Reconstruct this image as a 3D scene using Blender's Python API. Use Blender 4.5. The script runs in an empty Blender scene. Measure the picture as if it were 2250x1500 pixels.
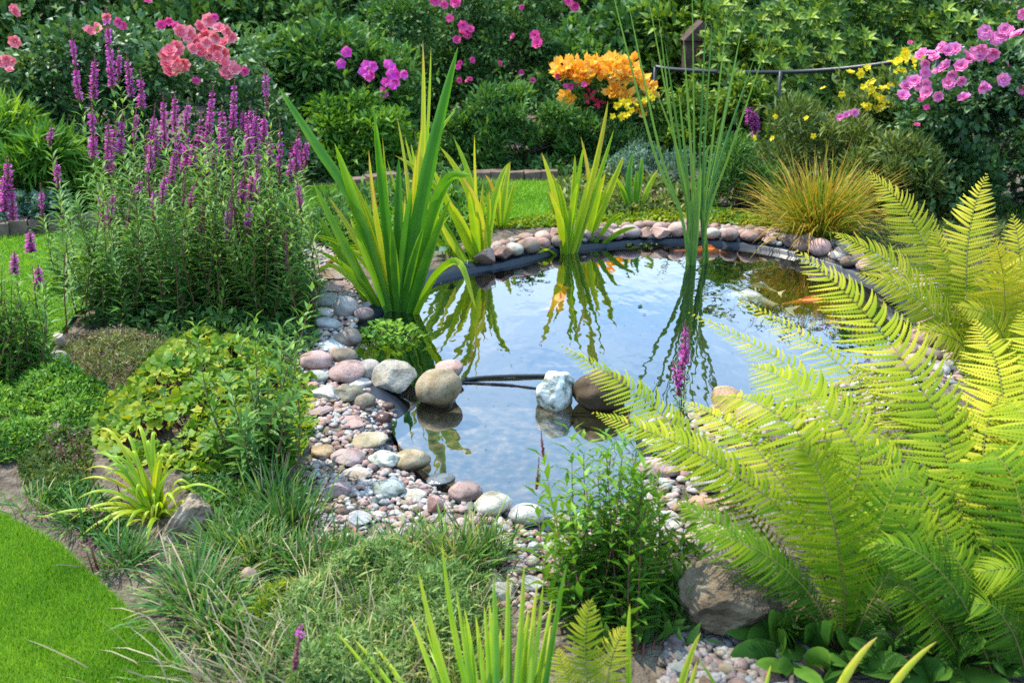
import bpy, math
import numpy as np
from mathutils import Vector, geometry
SC = bpy.context.scene
COL = SC.collection
rng = np.random.default_rng(11)
R = math.radians

# ---------------------------------------------------------------- camera, sky, sun, exposure
CAMH, PITCH, FPX = 1.7, R(21.24), 2187.5          # photo pixels (2250 x 1500)
cd = bpy.data.cameras.new('camera'); cam = bpy.data.objects.new('camera', cd); COL.objects.link(cam)
cam.location = (0, 0, CAMH); cam.rotation_euler = (math.pi/2-PITCH, 0, 0)
cd.sensor_width = 36; cd.lens = 35; cd.clip_start = .05; cd.clip_end = 500
cd.dof.use_dof = True; cd.dof.focus_distance = 3.9; cd.dof.aperture_fstop = 3.8
SC.camera = cam
SUN_EL, SUN_AZ = R(58), R(-57)                    # azimuth from the view direction (+Y), negative = towards the left
W = bpy.data.worlds.new('World'); SC.world = W; W.use_nodes = True
wn, wl = W.node_tree.nodes, W.node_tree.links; wn.clear()
sky = wn.new('ShaderNodeTexSky'); sky.sky_type = 'NISHITA'; sky.sun_disc = False
sky.sun_elevation = SUN_EL; sky.sun_rotation = SUN_AZ
tc = wn.new('ShaderNodeTexCoord'); mp = wn.new('ShaderNodeMapping'); mp.inputs['Scale'].default_value = (1.6, 1.6, 4.2)
wl.new(tc.outputs['Generated'], mp.inputs['Vector'])
nz = wn.new('ShaderNodeTexNoise'); nz.inputs['Scale'].default_value = 1.5; nz.inputs['Detail'].default_value = 7; nz.inputs['Roughness'].default_value = .55
wl.new(mp.outputs[0], nz.inputs['Vector'])
cr = wn.new('ShaderNodeValToRGB'); cr.color_ramp.elements[0].position = .49; cr.color_ramp.elements[1].position = .74
wl.new(nz.outputs['Fac'], cr.inputs['Fac'])
mx = wn.new('ShaderNodeMix'); mx.data_type = 'RGBA'; mx.inputs['B'].default_value = (10.8, 12.4, 14.2, 1)
sky_lift = wn.new('ShaderNodeMix'); sky_lift.data_type = 'RGBA'; sky_lift.inputs['Factor'].default_value = .75; sky_lift.inputs['B'].default_value = (4.8, 8.8, 14.6, 1)   # constant blue added to brighten the sky mirrored in the pond
wl.new(sky.outputs[0], sky_lift.inputs['A'])
wl.new(cr.outputs['Color'], mx.inputs['Factor']); wl.new(sky_lift.outputs['Result'], mx.inputs['A'])
bg = wn.new('ShaderNodeBackground'); bg.inputs['Strength'].default_value = .12
wo = wn.new('ShaderNodeOutputWorld'); wl.new(mx.outputs['Result'], bg.inputs['Color']); wl.new(bg.outputs[0], wo.inputs['Surface'])
sd = bpy.data.lights.new('sun', 'SUN'); sd.energy = 4.8; sd.angle = R(.6); sd.color = (1, .94, .83)
sun = bpy.data.objects.new('sun', sd); COL.objects.link(sun)
sv = Vector((math.sin(SUN_AZ)*math.cos(SUN_EL), math.cos(SUN_AZ)*math.cos(SUN_EL), math.sin(SUN_EL)))
sun.rotation_euler = sv.to_track_quat('Z', 'Y').to_euler(); sun.location = (-6, 8, 12)
SC.view_settings.view_transform = 'Standard'; SC.view_settings.look = 'None'
SC.view_settings.exposure = .62; SC.view_settings.gamma = 1; SC.view_settings.use_curve_mapping = False
cy = SC.cycles
cy.max_bounces = 7; cy.diffuse_bounces = 3; cy.glossy_bounces = 3; cy.transmission_bounces = 5; cy.transparent_max_bounces = 8
cy.sample_clamp_indirect = 4; cy.caustics_reflective = False; cy.caustics_refractive = False
cy.use_denoising = False

# ---------------------------------------------------------------- picking points of the place
def _dir(u, v):
    x, y = (u-1125)/FPX, -(v-750)/FPX
    return np.array([x, y*math.sin(PITCH)+math.cos(PITCH), y*math.cos(PITCH)-math.sin(PITCH)])
CP = np.array([0, 0, CAMH])
def G(u, v, z=.08):                                # where a line of sight meets the level z
    d = _dir(u, v); return CP + d*((z-CAMH)/d[2])
def P(u, v, D):                                    # where it reaches the distance D
    d = _dir(u, v); return CP + d*(D/d[1])
def mpp(p):                                        # metres per photo pixel at a point
    return (p[1]*math.cos(PITCH)-(p[2]-CAMH)*math.sin(PITCH))/FPX
def unit(a):
    a = np.asarray(a, float); return a/np.maximum(np.linalg.norm(a, axis=-1, keepdims=True), 1e-9)
def rdir(n): return unit(rng.normal(size=(n, 3)))

# ---------------------------------------------------------------- mesh helpers
def mesh(name, V, F, mats, tint=None, mi=None, smooth=True):
    me = bpy.data.meshes.new(name); V = np.asarray(V, 'f'); F = np.asarray(F, 'i')
    me.vertices.add(len(V)); me.vertices.foreach_set('co', V.ravel())
    me.loops.add(F.size); me.loops.foreach_set('vertex_index', F.ravel())
    me.polygons.add(len(F)); me.polygons.foreach_set('loop_start', np.arange(len(F), dtype='i')*F.shape[1])
    for m in mats: me.materials.append(m)
    if mi is not None: me.polygons.foreach_set('material_index', np.asarray(mi, 'i'))
    me.polygons.foreach_set('use_smooth', np.full(len(F), smooth))
    if tint is not None:
        a = me.attributes.new('tint', 'FLOAT', 'POINT'); a.data.foreach_set('value', np.asarray(tint, 'f'))
    me.update(calc_edges=True)
    return me
class MB:
    def __init__(s): s.V, s.F, s.T, s.M, s.n = [], [], [], [], 0
    def add(s, g, mi=0):
        V, F, t = g
        s.V.append(V); s.F.append(np.asarray(F)+s.n); s.T.append(np.broadcast_to(t, (len(V),))); s.M.append(np.full(len(F), mi)); s.n += len(V)
        return s
    def build(s, name, mats, origin=(0, 0, 0), smooth=True):
        if not isinstance(mats, (list, tuple)): mats = [mats]
        return mesh(name, np.concatenate(s.V)-np.asarray(origin), np.concatenate(s.F), mats, np.concatenate(s.T), np.concatenate(s.M), smooth)
def T(name, label, cat, loc=(0, 0, 0), group=None):
    o = bpy.data.objects.new(name, None); COL.objects.link(o); o.empty_display_size = .1
    o.location = loc; o['label'] = label; o['category'] = cat
    if group: o['group'] = group
    return o
def part(name, me, parent, loc=(0, 0, 0), rot=(0, 0, 0), sc=(1, 1, 1), kind=None, label=None):
    o = bpy.data.objects.new(name, me); COL.objects.link(o); o.parent = parent
    o.location = loc; o.rotation_euler = rot; o.scale = sc if np.ndim(sc) else (sc,)*3
    if kind: o['kind'] = kind
    if label: o['label'] = label
    return o
def solo(name, me, label, cat, loc=(0, 0, 0), rot=(0, 0, 0), sc=(1, 1, 1), group=None, color=None):
    o = part(name, me, None, loc, rot, sc); o['label'] = label; o['category'] = cat
    if group: o['group'] = group
    if color is not None: o.color = (*color, 1)
    return o
def struct(name, me): o = part(name, me, None); o['kind'] = 'structure'; return o
def stuff(name, me, label, cat): o = part(name, me, None, kind='stuff', label=label); o['category'] = cat; return o

def leafset(Pn, D, N, L, Wd, t, fold=.22, curl=.18, mid=.45):
    n = len(Pn); L = np.broadcast_to(L, (n,))[:, None]; Wd = np.broadcast_to(Wd, (n,))[:, None]
    D = unit(D); S = unit(np.cross(D, N)); Nn = np.cross(S, D)
    m = Pn + D*L*mid
    V = np.stack([Pn, m+S*Wd*.5+Nn*Wd*fold, m, m-S*Wd*.5+Nn*Wd*fold, Pn+D*L-Nn*L*curl], 1).reshape(-1, 3)
    F = (np.array([[0, 2, 1], [0, 3, 2], [1, 2, 4], [2, 3, 4]])[None]+np.arange(n)[:, None, None]*5).reshape(-1, 3)
    return V, F, np.repeat(np.broadcast_to(t, (n,)), 5)
def bez(pts, k):
    pts = np.asarray(pts, float); n = len(pts)-1; s = np.linspace(0, 1, k)[:, None]
    return sum(math.comb(n, i)*s**i*(1-s)**(n-i)*pts[i] for i in range(n+1))
def spline(pts, k):                                # Catmull-Rom through the points
    p = np.asarray(pts, float); p = np.vstack([2*p[0]-p[1], p, 2*p[-1]-p[-2]]); m = len(p)-3
    x = np.linspace(0, m-1e-6, k); i = x.astype(int); f = (x-i)[:, None]
    a, b, c, d = p[i], p[i+1], p[i+2], p[i+3]
    return .5*(2*b+(c-a)*f+(2*a-5*b+4*c-d)*f**2+(3*b-a-3*c+d)*f**3)
def tangents(c): return unit(np.gradient(c, axis=0))
def tube(c, r, k=6, t=.5, cap=True):
    c = np.asarray(c, float); n = len(c); r = np.broadcast_to(r, (n,)); tg = tangents(c)
    ref = np.where(np.abs(tg[:, 2:3]) > .9, [[1., 0, 0]], [[0, 0, 1.]]) if abs(tg[:, 2].mean()) < .9 else np.tile([[1., 0, 0]], (n, 1))
    a = unit(np.cross(tg, ref)); b = np.cross(tg, a); an = np.arange(k)*2*math.pi/k
    V = (c[:, None]+r[:, None, None]*(np.cos(an)[None, :, None]*a[:, None]+np.sin(an)[None, :, None]*b[:, None])).reshape(-1, 3)
    F = []
    for i in range(n-1):
        for j in range(k):
            p, q = i*k+j, i*k+(j+1) % k
            F += [[p, q, q+k], [p, q+k, p+k]]
    if cap:
        for e, s in ((0, -1), ((n-1)*k, 1)):
            for j in range(1, k-1): F.append([e, e+j, e+j+1] if s > 0 else [e, e+j+1, e+j])
    return V, np.array(F), np.full(len(V), t)
def ribbon(c, w, face, t, fold=.25):               # strap leaf along c, blade turned towards the vector 'face'
    n = len(c); tg = tangents(c); S = unit(np.cross(tg, np.broadcast_to(face, (n, 3)))); N = np.cross(S, tg)
    w = np.broadcast_to(w, (n,))[:, None]
    V = np.stack([c+S*w*.5-N*w*fold, c, c-S*w*.5-N*w*fold], 1).reshape(-1, 3); F = []
    for i in range(n-1):
        a = i*3
        for j in (0, 1): F += [[a+j, a+j+1, a+j+4], [a+j, a+j+4, a+j+3]]
    return V, np.array(F), np.clip(np.broadcast_to(t, (n,))[:, None]+np.array([.05, -.09, .05])[None]+(np.sin(np.arange(n)*2.1+c[0, 0]*90)*.03)[:, None], 0, 1).ravel()
def ico(sub):
    p = (1+5**.5)/2
    V = unit(np.array([[-1, p, 0], [1, p, 0], [-1, -p, 0], [1, -p, 0], [0, -1, p], [0, 1, p], [0, -1, -p], [0, 1, -p], [p, 0, -1], [p, 0, 1], [-p, 0, -1], [-p, 0, 1]], float))
    F = np.array([[0, 11, 5], [0, 5, 1], [0, 1, 7], [0, 7, 10], [0, 10, 11], [1, 5, 9], [5, 11, 4], [11, 10, 2], [10, 7, 6], [7, 1, 8], [3, 9, 4], [3, 4, 2], [3, 2, 6], [3, 6, 8], [3, 8, 9], [4, 9, 5], [2, 4, 11], [6, 2, 10], [8, 6, 7], [9, 8, 1]])
    for _ in range(sub):
        V = list(V); c = {}; nf = []
        def md(a, b):
            k = (min(a, b), max(a, b))
            if k not in c: c[k] = len(V); V.append(unit(V[a]+V[b]))
            return c[k]
        for a, b, d in F: x, y, z = md(a, b), md(b, d), md(d, a); nf += [[a, x, z], [b, y, x], [d, z, y], [x, y, z]]
        V, F = np.array(V), np.array(nf)
    return V, F
def lumpy(V, amp, fr, seed):
    r = np.random.default_rng(seed); o = np.zeros(len(V))
    for k in range(7):
        q = r.normal(size=3)*fr*(1+.35*k); o += np.sin(V@q+r.uniform(0, 6.3))/(1+.45*k)
    return V*(1+amp*o[:, None]/2.2)
def inpoly(x, y, poly):
    r = np.zeros(np.shape(x), bool); n = len(poly)
    for i in range(n):
        (x0, y0), (x1, y1) = poly[i][:2], poly[(i+1) % n][:2]
        r ^= ((y0 > y) != (y1 > y)) & (x < (x1-x0)*(y-y0)/(y1-y0+1e-12)+x0)
    return r
def pdist(x, y, poly, closed=True):
    d = np.full(np.shape(x), 1e9); n = len(poly)
    for i in range(n if closed else n-1):
        a, b = np.array(poly[i][:2]), np.array(poly[(i+1) % n][:2]); ab = b-a
        s = np.clip(((x-a[0])*ab[0]+(y-a[1])*ab[1])/(ab@ab+1e-12), 0, 1)
        d = np.minimum(d, np.hypot(x-a[0]-s*ab[0], y-a[1]-s*ab[1]))
    return d

# ---------------------------------------------------------------- materials
def nodes(name):
    m = bpy.data.materials.new(name); m.use_nodes = True; nt = m.node_tree; nt.nodes.clear()
    return m, nt.nodes, nt.links, nt.nodes.new('ShaderNodeOutputMaterial')
def ramp(n, stops, interp='LINEAR'):
    c = n.new('ShaderNodeValToRGB'); e = c.color_ramp.elements; c.color_ramp.interpolation = interp
    while len(e) < len(stops): e.new(.5)
    for k, (p, col) in zip(e, stops): k.position = p; k.color = (*col, 1)
    return c
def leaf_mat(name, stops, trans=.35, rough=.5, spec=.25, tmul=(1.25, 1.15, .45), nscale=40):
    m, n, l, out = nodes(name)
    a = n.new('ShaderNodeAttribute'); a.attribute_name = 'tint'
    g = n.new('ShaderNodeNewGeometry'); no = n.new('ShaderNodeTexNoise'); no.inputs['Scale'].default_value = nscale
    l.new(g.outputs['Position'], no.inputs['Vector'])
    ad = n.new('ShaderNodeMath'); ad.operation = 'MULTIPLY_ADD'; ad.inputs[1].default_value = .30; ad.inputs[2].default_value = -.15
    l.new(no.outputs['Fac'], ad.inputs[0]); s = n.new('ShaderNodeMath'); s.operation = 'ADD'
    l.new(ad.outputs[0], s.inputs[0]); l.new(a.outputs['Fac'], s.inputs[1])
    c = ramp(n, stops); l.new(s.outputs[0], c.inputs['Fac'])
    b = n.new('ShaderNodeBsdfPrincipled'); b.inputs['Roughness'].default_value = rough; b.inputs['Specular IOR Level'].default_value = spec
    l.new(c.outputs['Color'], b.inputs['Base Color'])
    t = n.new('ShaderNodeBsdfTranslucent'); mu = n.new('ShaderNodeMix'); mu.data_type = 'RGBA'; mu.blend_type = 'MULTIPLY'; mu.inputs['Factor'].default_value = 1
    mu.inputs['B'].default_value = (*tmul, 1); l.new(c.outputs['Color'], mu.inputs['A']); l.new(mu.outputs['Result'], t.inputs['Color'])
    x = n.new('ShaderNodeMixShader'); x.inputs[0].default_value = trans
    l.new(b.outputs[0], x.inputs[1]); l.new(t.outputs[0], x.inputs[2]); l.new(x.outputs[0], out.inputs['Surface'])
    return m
def rough_mat(name, stops, scale=12, rough=.85, bump=.5, bscale=60, src='noise', spec=.3, dist=.01):
    m, n, l, out = nodes(name); b = n.new('ShaderNodeBsdfPrincipled'); b.inputs['Roughness'].default_value = rough; b.inputs['Specular IOR Level'].default_value = spec
    g = n.new('ShaderNodeNewGeometry'); no = n.new('ShaderNodeTexNoise'); no.inputs['Scale'].default_value = scale; no.inputs['Detail'].default_value = 6
    l.new(g.outputs['Position'], no.inputs['Vector'])
    c = ramp(n, stops); fac = no.outputs['Fac']
    if src == 'tint':
        a = n.new('ShaderNodeAttribute'); a.attribute_name = 'tint'; fac = a.outputs['Fac']
    l.new(fac, c.inputs['Fac']); col = c.outputs['Color']
    if src in ('object', 'tint'):
        if src == 'object': oi = n.new('ShaderNodeObjectInfo'); col = oi.outputs['Color']
        r2 = ramp(n, [(.28, (.40, .37, .34)), (.5, (.80, .79, .78)), (.72, (.92, .86, .78))]); l.new(no.outputs['Fac'], r2.inputs['Fac'])
        mu = n.new('ShaderNodeMix'); mu.data_type = 'RGBA'; mu.blend_type = 'MULTIPLY'; mu.inputs['Factor'].default_value = 1
        l.new(col, mu.inputs['A']); l.new(r2.outputs['Color'], mu.inputs['B']); col = mu.outputs['Result']
        n3 = n.new('ShaderNodeTexNoise'); n3.inputs['Scale'].default_value = 170; n3.inputs['Detail'].default_value = 2; l.new(g.outputs['Position'], n3.inputs['Vector'])
        r3 = ramp(n, [(.36, (.5, .45, .4)), (.46, (1, 1, 1))]); l.new(n3.outputs['Fac'], r3.inputs['Fac'])
        m3 = n.new('ShaderNodeMix'); m3.data_type = 'RGBA'; m3.blend_type = 'MULTIPLY'; m3.inputs['Factor'].default_value = .7
        l.new(col, m3.inputs['A']); l.new(r3.outputs['Color'], m3.inputs['B']); col = m3.outputs['Result']
    if src == 'object':                            # wet band near the water line
        sx = n.new('ShaderNodeSeparateXYZ'); l.new(g.outputs['Position'], sx.inputs[0]); mr = n.new('ShaderNodeMapRange'); mr.inputs['From Min'].default_value = .058; mr.inputs['From Max'].default_value = .078; mr.inputs['To Min'].default_value = .35
        l.new(sx.outputs['Z'], mr.inputs['Value']); m4 = n.new('ShaderNodeMix'); m4.data_type = 'RGBA'; m4.blend_type = 'MULTIPLY'; m4.inputs['Factor'].default_value = 1
        l.new(col, m4.inputs['A']); l.new(mr.outputs[0], m4.inputs['B']); col = m4.outputs['Result']; r5 = n.new('ShaderNodeMapRange'); r5.inputs['To Min'].default_value = .2; r5.inputs['To Max'].default_value = .8; r5.inputs['From Min'].default_value = .35; l.new(mr.outputs[0], r5.inputs['Value']); l.new(r5.outputs[0], b.inputs['Roughness'])
        n6 = n.new('ShaderNodeTexNoise'); n6.inputs['Scale'].default_value = 7; n6.inputs['Detail'].default_value = 5; l.new(g.outputs['Position'], n6.inputs['Vector']); r6 = ramp(n, [(.45, (1, 1, 1)), (.62, (.50, .46, .33))]); l.new(n6.outputs['Fac'], r6.inputs['Fac'])
        m6 = n.new('ShaderNodeMix'); m6.data_type = 'RGBA'; m6.blend_type = 'MULTIPLY'; m6.inputs['Factor'].default_value = .8; l.new(col, m6.inputs['A']); l.new(r6.outputs['Color'], m6.inputs['B']); col = m6.outputs['Result']
    l.new(col, b.inputs['Base Color'])
    n2 = n.new('ShaderNodeTexNoise'); n2.inputs['Scale'].default_value = bscale; n2.inputs['Detail'].default_value = 5; l.new(g.outputs['Position'], n2.inputs['Vector'])
    bp = n.new('ShaderNodeBump'); bp.inputs['Strength'].default_value = bump; bp.inputs['Distance'].default_value = dist
    l.new(n2.outputs['Fac'], bp.inputs['Height']); l.new(bp.outputs[0], b.inputs['Normal']); l.new(b.outputs[0], out.inputs['Surface'])
    return m
def plain(name, col, rough=.5, spec=.5, metal=0):
    m, n, l, out = nodes(name); b = n.new('ShaderNodeBsdfPrincipled'); b.inputs['Base Color'].default_value = (*col, 1)
    b.inputs['Roughness'].default_value = rough; b.inputs['Specular IOR Level'].default_value = spec; b.inputs['Metallic'].default_value = metal
    l.new(b.outputs[0], out.inputs['Surface']); return m
def ramp3(a, b, c): return [(.1, a), (.5, b), (.9, c)]
M = {}
M['rose_leaf'] = leaf_mat('rose_leaf', ramp3((.025, .072, .020), (.060, .145, .042), (.15, .26, .08)), .25, .45, .35)
M['dark_leaf'] = leaf_mat('dark_leaf', ramp3((.022, .065, .015), (.06, .14, .032), (.14, .26, .06)), .22, .55, .12)
M['mid_leaf'] = leaf_mat('mid_leaf', ramp3((.03, .09, .018), (.075, .185, .035), (.18, .33, .06)), .3, .5, .25)
M['bright_leaf'] = leaf_mat('bright_leaf', ramp3((.05, .15, .016), (.13, .29, .03), (.28, .45, .05)), .36)
M['laurel_leaf'] = leaf_mat('laurel_leaf', ramp3((.03, .08, .010), (.11, .21, .022), (.36, .46, .05)), .28, .45, .25)
M['blue_leaf'] = leaf_mat('blue_leaf', ramp3((.06, .12, .08), (.12, .22, .15), (.24, .34, .22)), .2, .6, .3)
M['strife_leaf'] = leaf_mat('strife_leaf', ramp3((.045, .125, .022), (.12, .26, .045), (.28, .44, .09)), .36, .5, .25)
M['olive_leaf'] = leaf_mat('olive_leaf', ramp3((.05, .09, .02), (.13, .19, .04), (.28, .30, .07)), .3)
M['gold_leaf'] = leaf_mat('gold_leaf', ramp3((.05, .15, .010), (.17, .29, .014), (.45, .43, .022)), .36)
M['iris_leaf'] = leaf_mat('iris_leaf', [(.0, (.02, .10, .014)), (.4, (.075, .25, .012)), (.7, (.29, .46, .012)), (.9, (.55, .52, .03)), (1, (.55, .30, .06))], .42, .4, .4, (1.35, 1.25, .4), 6)
M['rush_leaf'] = leaf_mat('rush_leaf', ramp3((.035, .12, .03), (.08, .21, .045), (.22, .36, .05)), .25)
M['fern_leaf'] = leaf_mat('fern_leaf', [(.0, (.025, .09, .005)), (.35, (.11, .225, .009)), (.65, (.30, .375, .013)), (.92, (.56, .50, .045))], 0.36, .55, .1, (1.35, 1.2, .30), 8)
M['sedge_leaf'] = leaf_mat('sedge_leaf', [(.0, (.05, .13, .012)), (.4, (.16, .25, .02)), (.7, (.42, .33, .03)), (1, (.55, .24, .04))], .3)
M['tuft_leaf'] = leaf_mat('tuft_leaf', [(.0, (.035, .12, .025)), (.5, (.10, .235, .05)), (.8, (.28, .38, .07)), (1, (.45, .36, .12))], .3)
M['mat_leaf'] = leaf_mat('mat_leaf', ramp3((.07, .15, .032), (.20, .31, .075), (.45, .49, .19)), .25, .6, .2)
M['dry_leaf'] = leaf_mat('dry_leaf', ramp3((.10, .07, .035), (.28, .21, .11), (.55, .45, .27)), .2, .7, .2, (1, 1, .8))
M['lawn_blade'] = leaf_mat('lawn_blade', ramp3((.09, .22, .014), (.19, .38, .025), (.34, .50, .05)), .35, .5, .25, (1.2, 1.2, .5), 5)
M['hosta_leaf'] = leaf_mat('hosta_leaf', ramp3((.025, .08, .010), (.06, .145, .016), (.15, .27, .03)), .25, .6, .10)
M['stem_green'] = leaf_mat('stem_green', ramp3((.05, .10, .03), (.10, .17, .05), (.2, .24, .08)), .0)
M['stem_red'] = leaf_mat('stem_red', ramp3((.09, .05, .03), (.16, .06, .04), (.22, .09, .05)), .0)
M['fern_rachis'] = leaf_mat('fern_rachis', ramp3((.08, .05, .02), (.15, .15, .03), (.26, .28, .05)), .0)
M['wood_stem'] = rough_mat('wood_stem', [(.3, (.03, .022, .014)), (.7, (.09, .07, .05))], 30)
def petal(name, a, b, c, trans=.3): return leaf_mat(name, ramp3(a, b, c), trans, .55, .2, (1.1, 1, 1), 30)
M['coral'] = petal('coral_petal', (.74, .09, .15), (.82, .18, .24), (.88, .42, .43))
M['magenta'] = petal('magenta_petal', (.48, .045, .32), (.64, .09, .44), (.76, .24, .58))
M['calyx'] = petal('calyx', (.16, .05, .06), (.26, .09, .11), (.36, .16, .16), .1)
M['hotpink'] = petal('hotpink_petal', (.55, .025, .18), (.72, .05, .27), (.85, .22, .42))
M['pink'] = petal('pink_petal', (.70, .08, .32), (.78, .19, .45), (.86, .44, .62))
M['phlox'] = petal('phlox_petal', (.62, .03, .36), (.76, .06, .48), (.84, .22, .58))
M['orange'] = petal('orange_petal', (.93, .36, .012), (.97, .50, .035), (1, .66, .15))
M['yellow'] = petal('yellow_petal', (.75, .50, .005), (.86, .66, .01), (.92, .78, .06))
M['red'] = petal('red_petal', (.25, .005, .02), (.4, .01, .04), (.55, .03, .08))
M['stone'] = rough_mat('stone', [(0, (1, 1, 1)), (1, (1, 1, 1))], 16, .8, .35, 90, 'object', .25, .006)
PAL = [(0, (.34, .19, .16)), (.14, (.45, .28, .24)), (.28, (.42, .41, .39)), (.42, (.54, .38, .33)), (.55, (.34, .38, .38)), (.68, (.62, .58, .50)), (.8, (.45, .30, .18)), (.9, (.30, .20, .18)), (1, (.66, .66, .64))]
M['gravel'] = rough_mat('gravel', PAL, 25, .8, .3, 90, 'tint', .25, .004)
M['gravel_shade_tint'] = rough_mat('gravel_shade_tint', [(0, (.17, .12, .11)), (.3, (.25, .19, .18)), (.5, (.30, .31, .31)), (.7, (.20, .15, .12)), (.85, (.36, .32, .27)), (1, (.14, .13, .13))], 25, .8, .3, 90, 'tint', .25, .004)  # slate, tan and plum stones; shade by the boulder mixed into the colours
M['boulder'] = rough_mat('boulder', [(.3, (.06, .042, .026)), (.5, (.15, .108, .065)), (.7, (.27, .21, .135))], 14, .9, 1, 45, dist=.03)
M['soil'] = rough_mat('soil', [(.3, (.07, .05, .034)), (.5, (.15, .115, .08)), (.7, (.25, .20, .145))], 22, .95, 1, 70, dist=.03)
M['turf'] = rough_mat('turf', [(.3, (.07, .18, .012)), (.7, (.14, .29, .018))], 8, .9, .4, 150)
M['wood'] = rough_mat('driftwood', [(.3, (.10, .065, .04)), (.5, (.23, .165, .105)), (.72, (.42, .33, .23))], 25, .9, 1, 50, dist=.02)
M['brick'] = rough_mat('brick', [(.3, (.10, .06, .045)), (.7, (.22, .15, .11))], 14, .9, .6, 60)
M['marble'] = rough_mat('marble', [(.36, (.10, .12, .10)), (.45, (.42, .43, .34)), (.55, (.72, .72, .63)), (.72, (.78, .76, .70))], 24, .6, .8, 40)
M['liner'] = plain('pond_liner', (.012, .018, .028), .38, .5)
M['black'] = plain('black_metal', (.015, .017, .02), .35, .5)
M['hose'] = plain('hose_rubber', (.025, .028, .027), .42, .5)

# ================================================================ SETTING: ground, pond, lawn
pond_px = [(1075,592),(1150,577),(1225,556),(1300,546),(1420,536),(1500,534),(1600,541),(1680,551),(1760,568),(1850,598),(1940,640),(2010,700),(2000,760),(1900,830),(1780,875),(1680,905),(1600,918),(1520,915),(1450,925),(1400,960),(1425,1010),(1415,1065),(1395,1105),(1330,1135),(1240,1150),(1150,1145),(1090,1118),(1040,1090),(985,1065),(940,1045),(895,1003),(865,965),(855,930),(880,912),(895,885),(830,850),(790,800),(772,770),(785,735),(835,690),(900,650),(960,620),(1010,605)]
beach_px = {28, 29, 30, 31, 32, 33, 34}
WZ = .045                                           # water level
pk = np.array([G(u, v, WZ) for u, v in pond_px]); bk = np.array([1.0 if i in beach_px else 0 for i in range(len(pk))])
def closed(p, k):
    q = np.vstack([p[-2:], p, p[:3]]); c = spline(q, (len(q)-1)*k+1); return c[2*k:2*k+len(p)*k]
POND = closed(np.column_stack([pk[:, :2], bk]), 4); BEACH = np.clip(POND[:, 2], 0, 1); POND = POND[:, :2]
RIMZ = .062-.05*BEACH
tg = np.roll(POND, -1, 0)-np.roll(POND, 1, 0); NRM = unit(np.column_stack([tg[:, 1], -tg[:, 0]]))
if inpoly(np.array([POND[5, 0]+NRM[5, 0]*.02]), np.array([POND[5, 1]+NRM[5, 1]*.02]), POND)[0]: NRM = -NRM
def wob(x, y): return (np.sin(x*7.3+1)*np.sin(y*6.1)+np.sin(x*17+y*13)*.5+np.sin(x*31-y*27)*.25)
BPTS = POND[BEACH > .5]
def zground(x, y):
    x, y = np.asarray(x, float), np.asarray(y, float)
    d = np.min(np.hypot(x[..., None]-BPTS[:, 0], y[..., None]-BPTS[:, 1]), -1)
    return .08+.007*wob(x, y)-.07*np.clip(1-d/.22, 0, 1)**1.3
def build_ground():
    xs, ys = np.meshgrid(np.arange(-3.2, 3.6, .09), np.arange(1, 9.2, .09))
    pts = np.column_stack([xs.ravel(), ys.ravel()])+rng.uniform(-.02, .02, (xs.size, 2))
    pts = pts[(pdist(pts[:, 0], pts[:, 1], POND) > .05) & ~inpoly(pts[:, 0], pts[:, 1], POND)]
    fx, fy = np.meshgrid(np.r_[-120, -60, -25, -12, -6, -4, 0, 4, 6, 12, 25, 60, 120], np.r_[-60, -20, -8, -2, 0, 9.6, 12, 16, 30, 60, 140])
    fp = np.column_stack([fx.ravel(), fy.ravel()]); fp = fp[(np.abs(fp[:, 0]) > 3.9) | (fp[:, 1] < .9) | (fp[:, 1] > 9.3)]
    al = np.vstack([POND, pts, fp]); n = len(POND)
    vo, _, fo, *_r = geometry.delaunay_2d_cdt([Vector(p) for p in al], [(i, (i+1) % n) for i in range(n)], [], 0, 1e-5)
    V = np.array([[p.x, p.y, 0] for p in vo]); F = np.array([f for f in fo if len(f) == 3])
    c = V[F].mean(1); F = F[~inpoly(c[:, 0], c[:, 1], POND)]
    V[:, 2] = zground(V[:, 0], V[:, 1]); d = pdist(V[:, 0], V[:, 1], POND); on = d < 1e-3
    for i in np.where(on)[0]: V[i, 2] = RIMZ[np.argmin(np.hypot(POND[:, 0]-V[i, 0], POND[:, 1]-V[i, 1]))]
    a, b, e = V[F[:, 0]], V[F[:, 1]], V[F[:, 2]]; fl = np.cross(b-a, e-a)[:, 2] < 0; F[fl] = F[fl][:, ::-1]
    struct('ground', mesh('ground', V, F, [M['soil']]))
build_ground()
n = len(POND)
def loop(off, z): return np.column_stack([POND+NRM*off, np.broadcast_to(z, (n,))])
L4 = [loop(.10, zground(*(POND+NRM*.10).T)+.006), loop(.03, np.maximum(RIMZ, -.0)+.012), loop(-.004, RIMZ+.006), loop(-.012, -.45)]
lv = np.vstack(L4); lf = []
for k in range(3):
    for i in range(n):
        a, b = k*n+i, k*n+(i+1) % n; lf += [[a, b, b+n], [a, b+n, a+n]]
liner = struct('pond_liner', mesh('pond_liner', lv, lf, [M['liner']]))
def slab(name, poly, z, zlow, mats):
    tri = np.array(geometry.tessellate_polygon([[Vector((p[0], p[1], 0)) for p in poly]])); k = len(poly)
    V = np.vstack([np.column_stack([poly[:, :2], np.full(k, z)]), np.column_stack([poly[:, :2], np.full(k, zlow)])])
    a, b, e = V[tri[:, 0]], V[tri[:, 1]], V[tri[:, 2]]; fl = np.cross(b-a, e-a)[:, 2] < 0; tri[fl] = tri[fl][:, ::-1]
    F = list(tri)
    for i in range(k): j = (i+1) % k; F += [[i, i+k, j+k], [i, j+k, j]]
    return mesh(name, V, F, mats, smooth=False)
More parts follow.
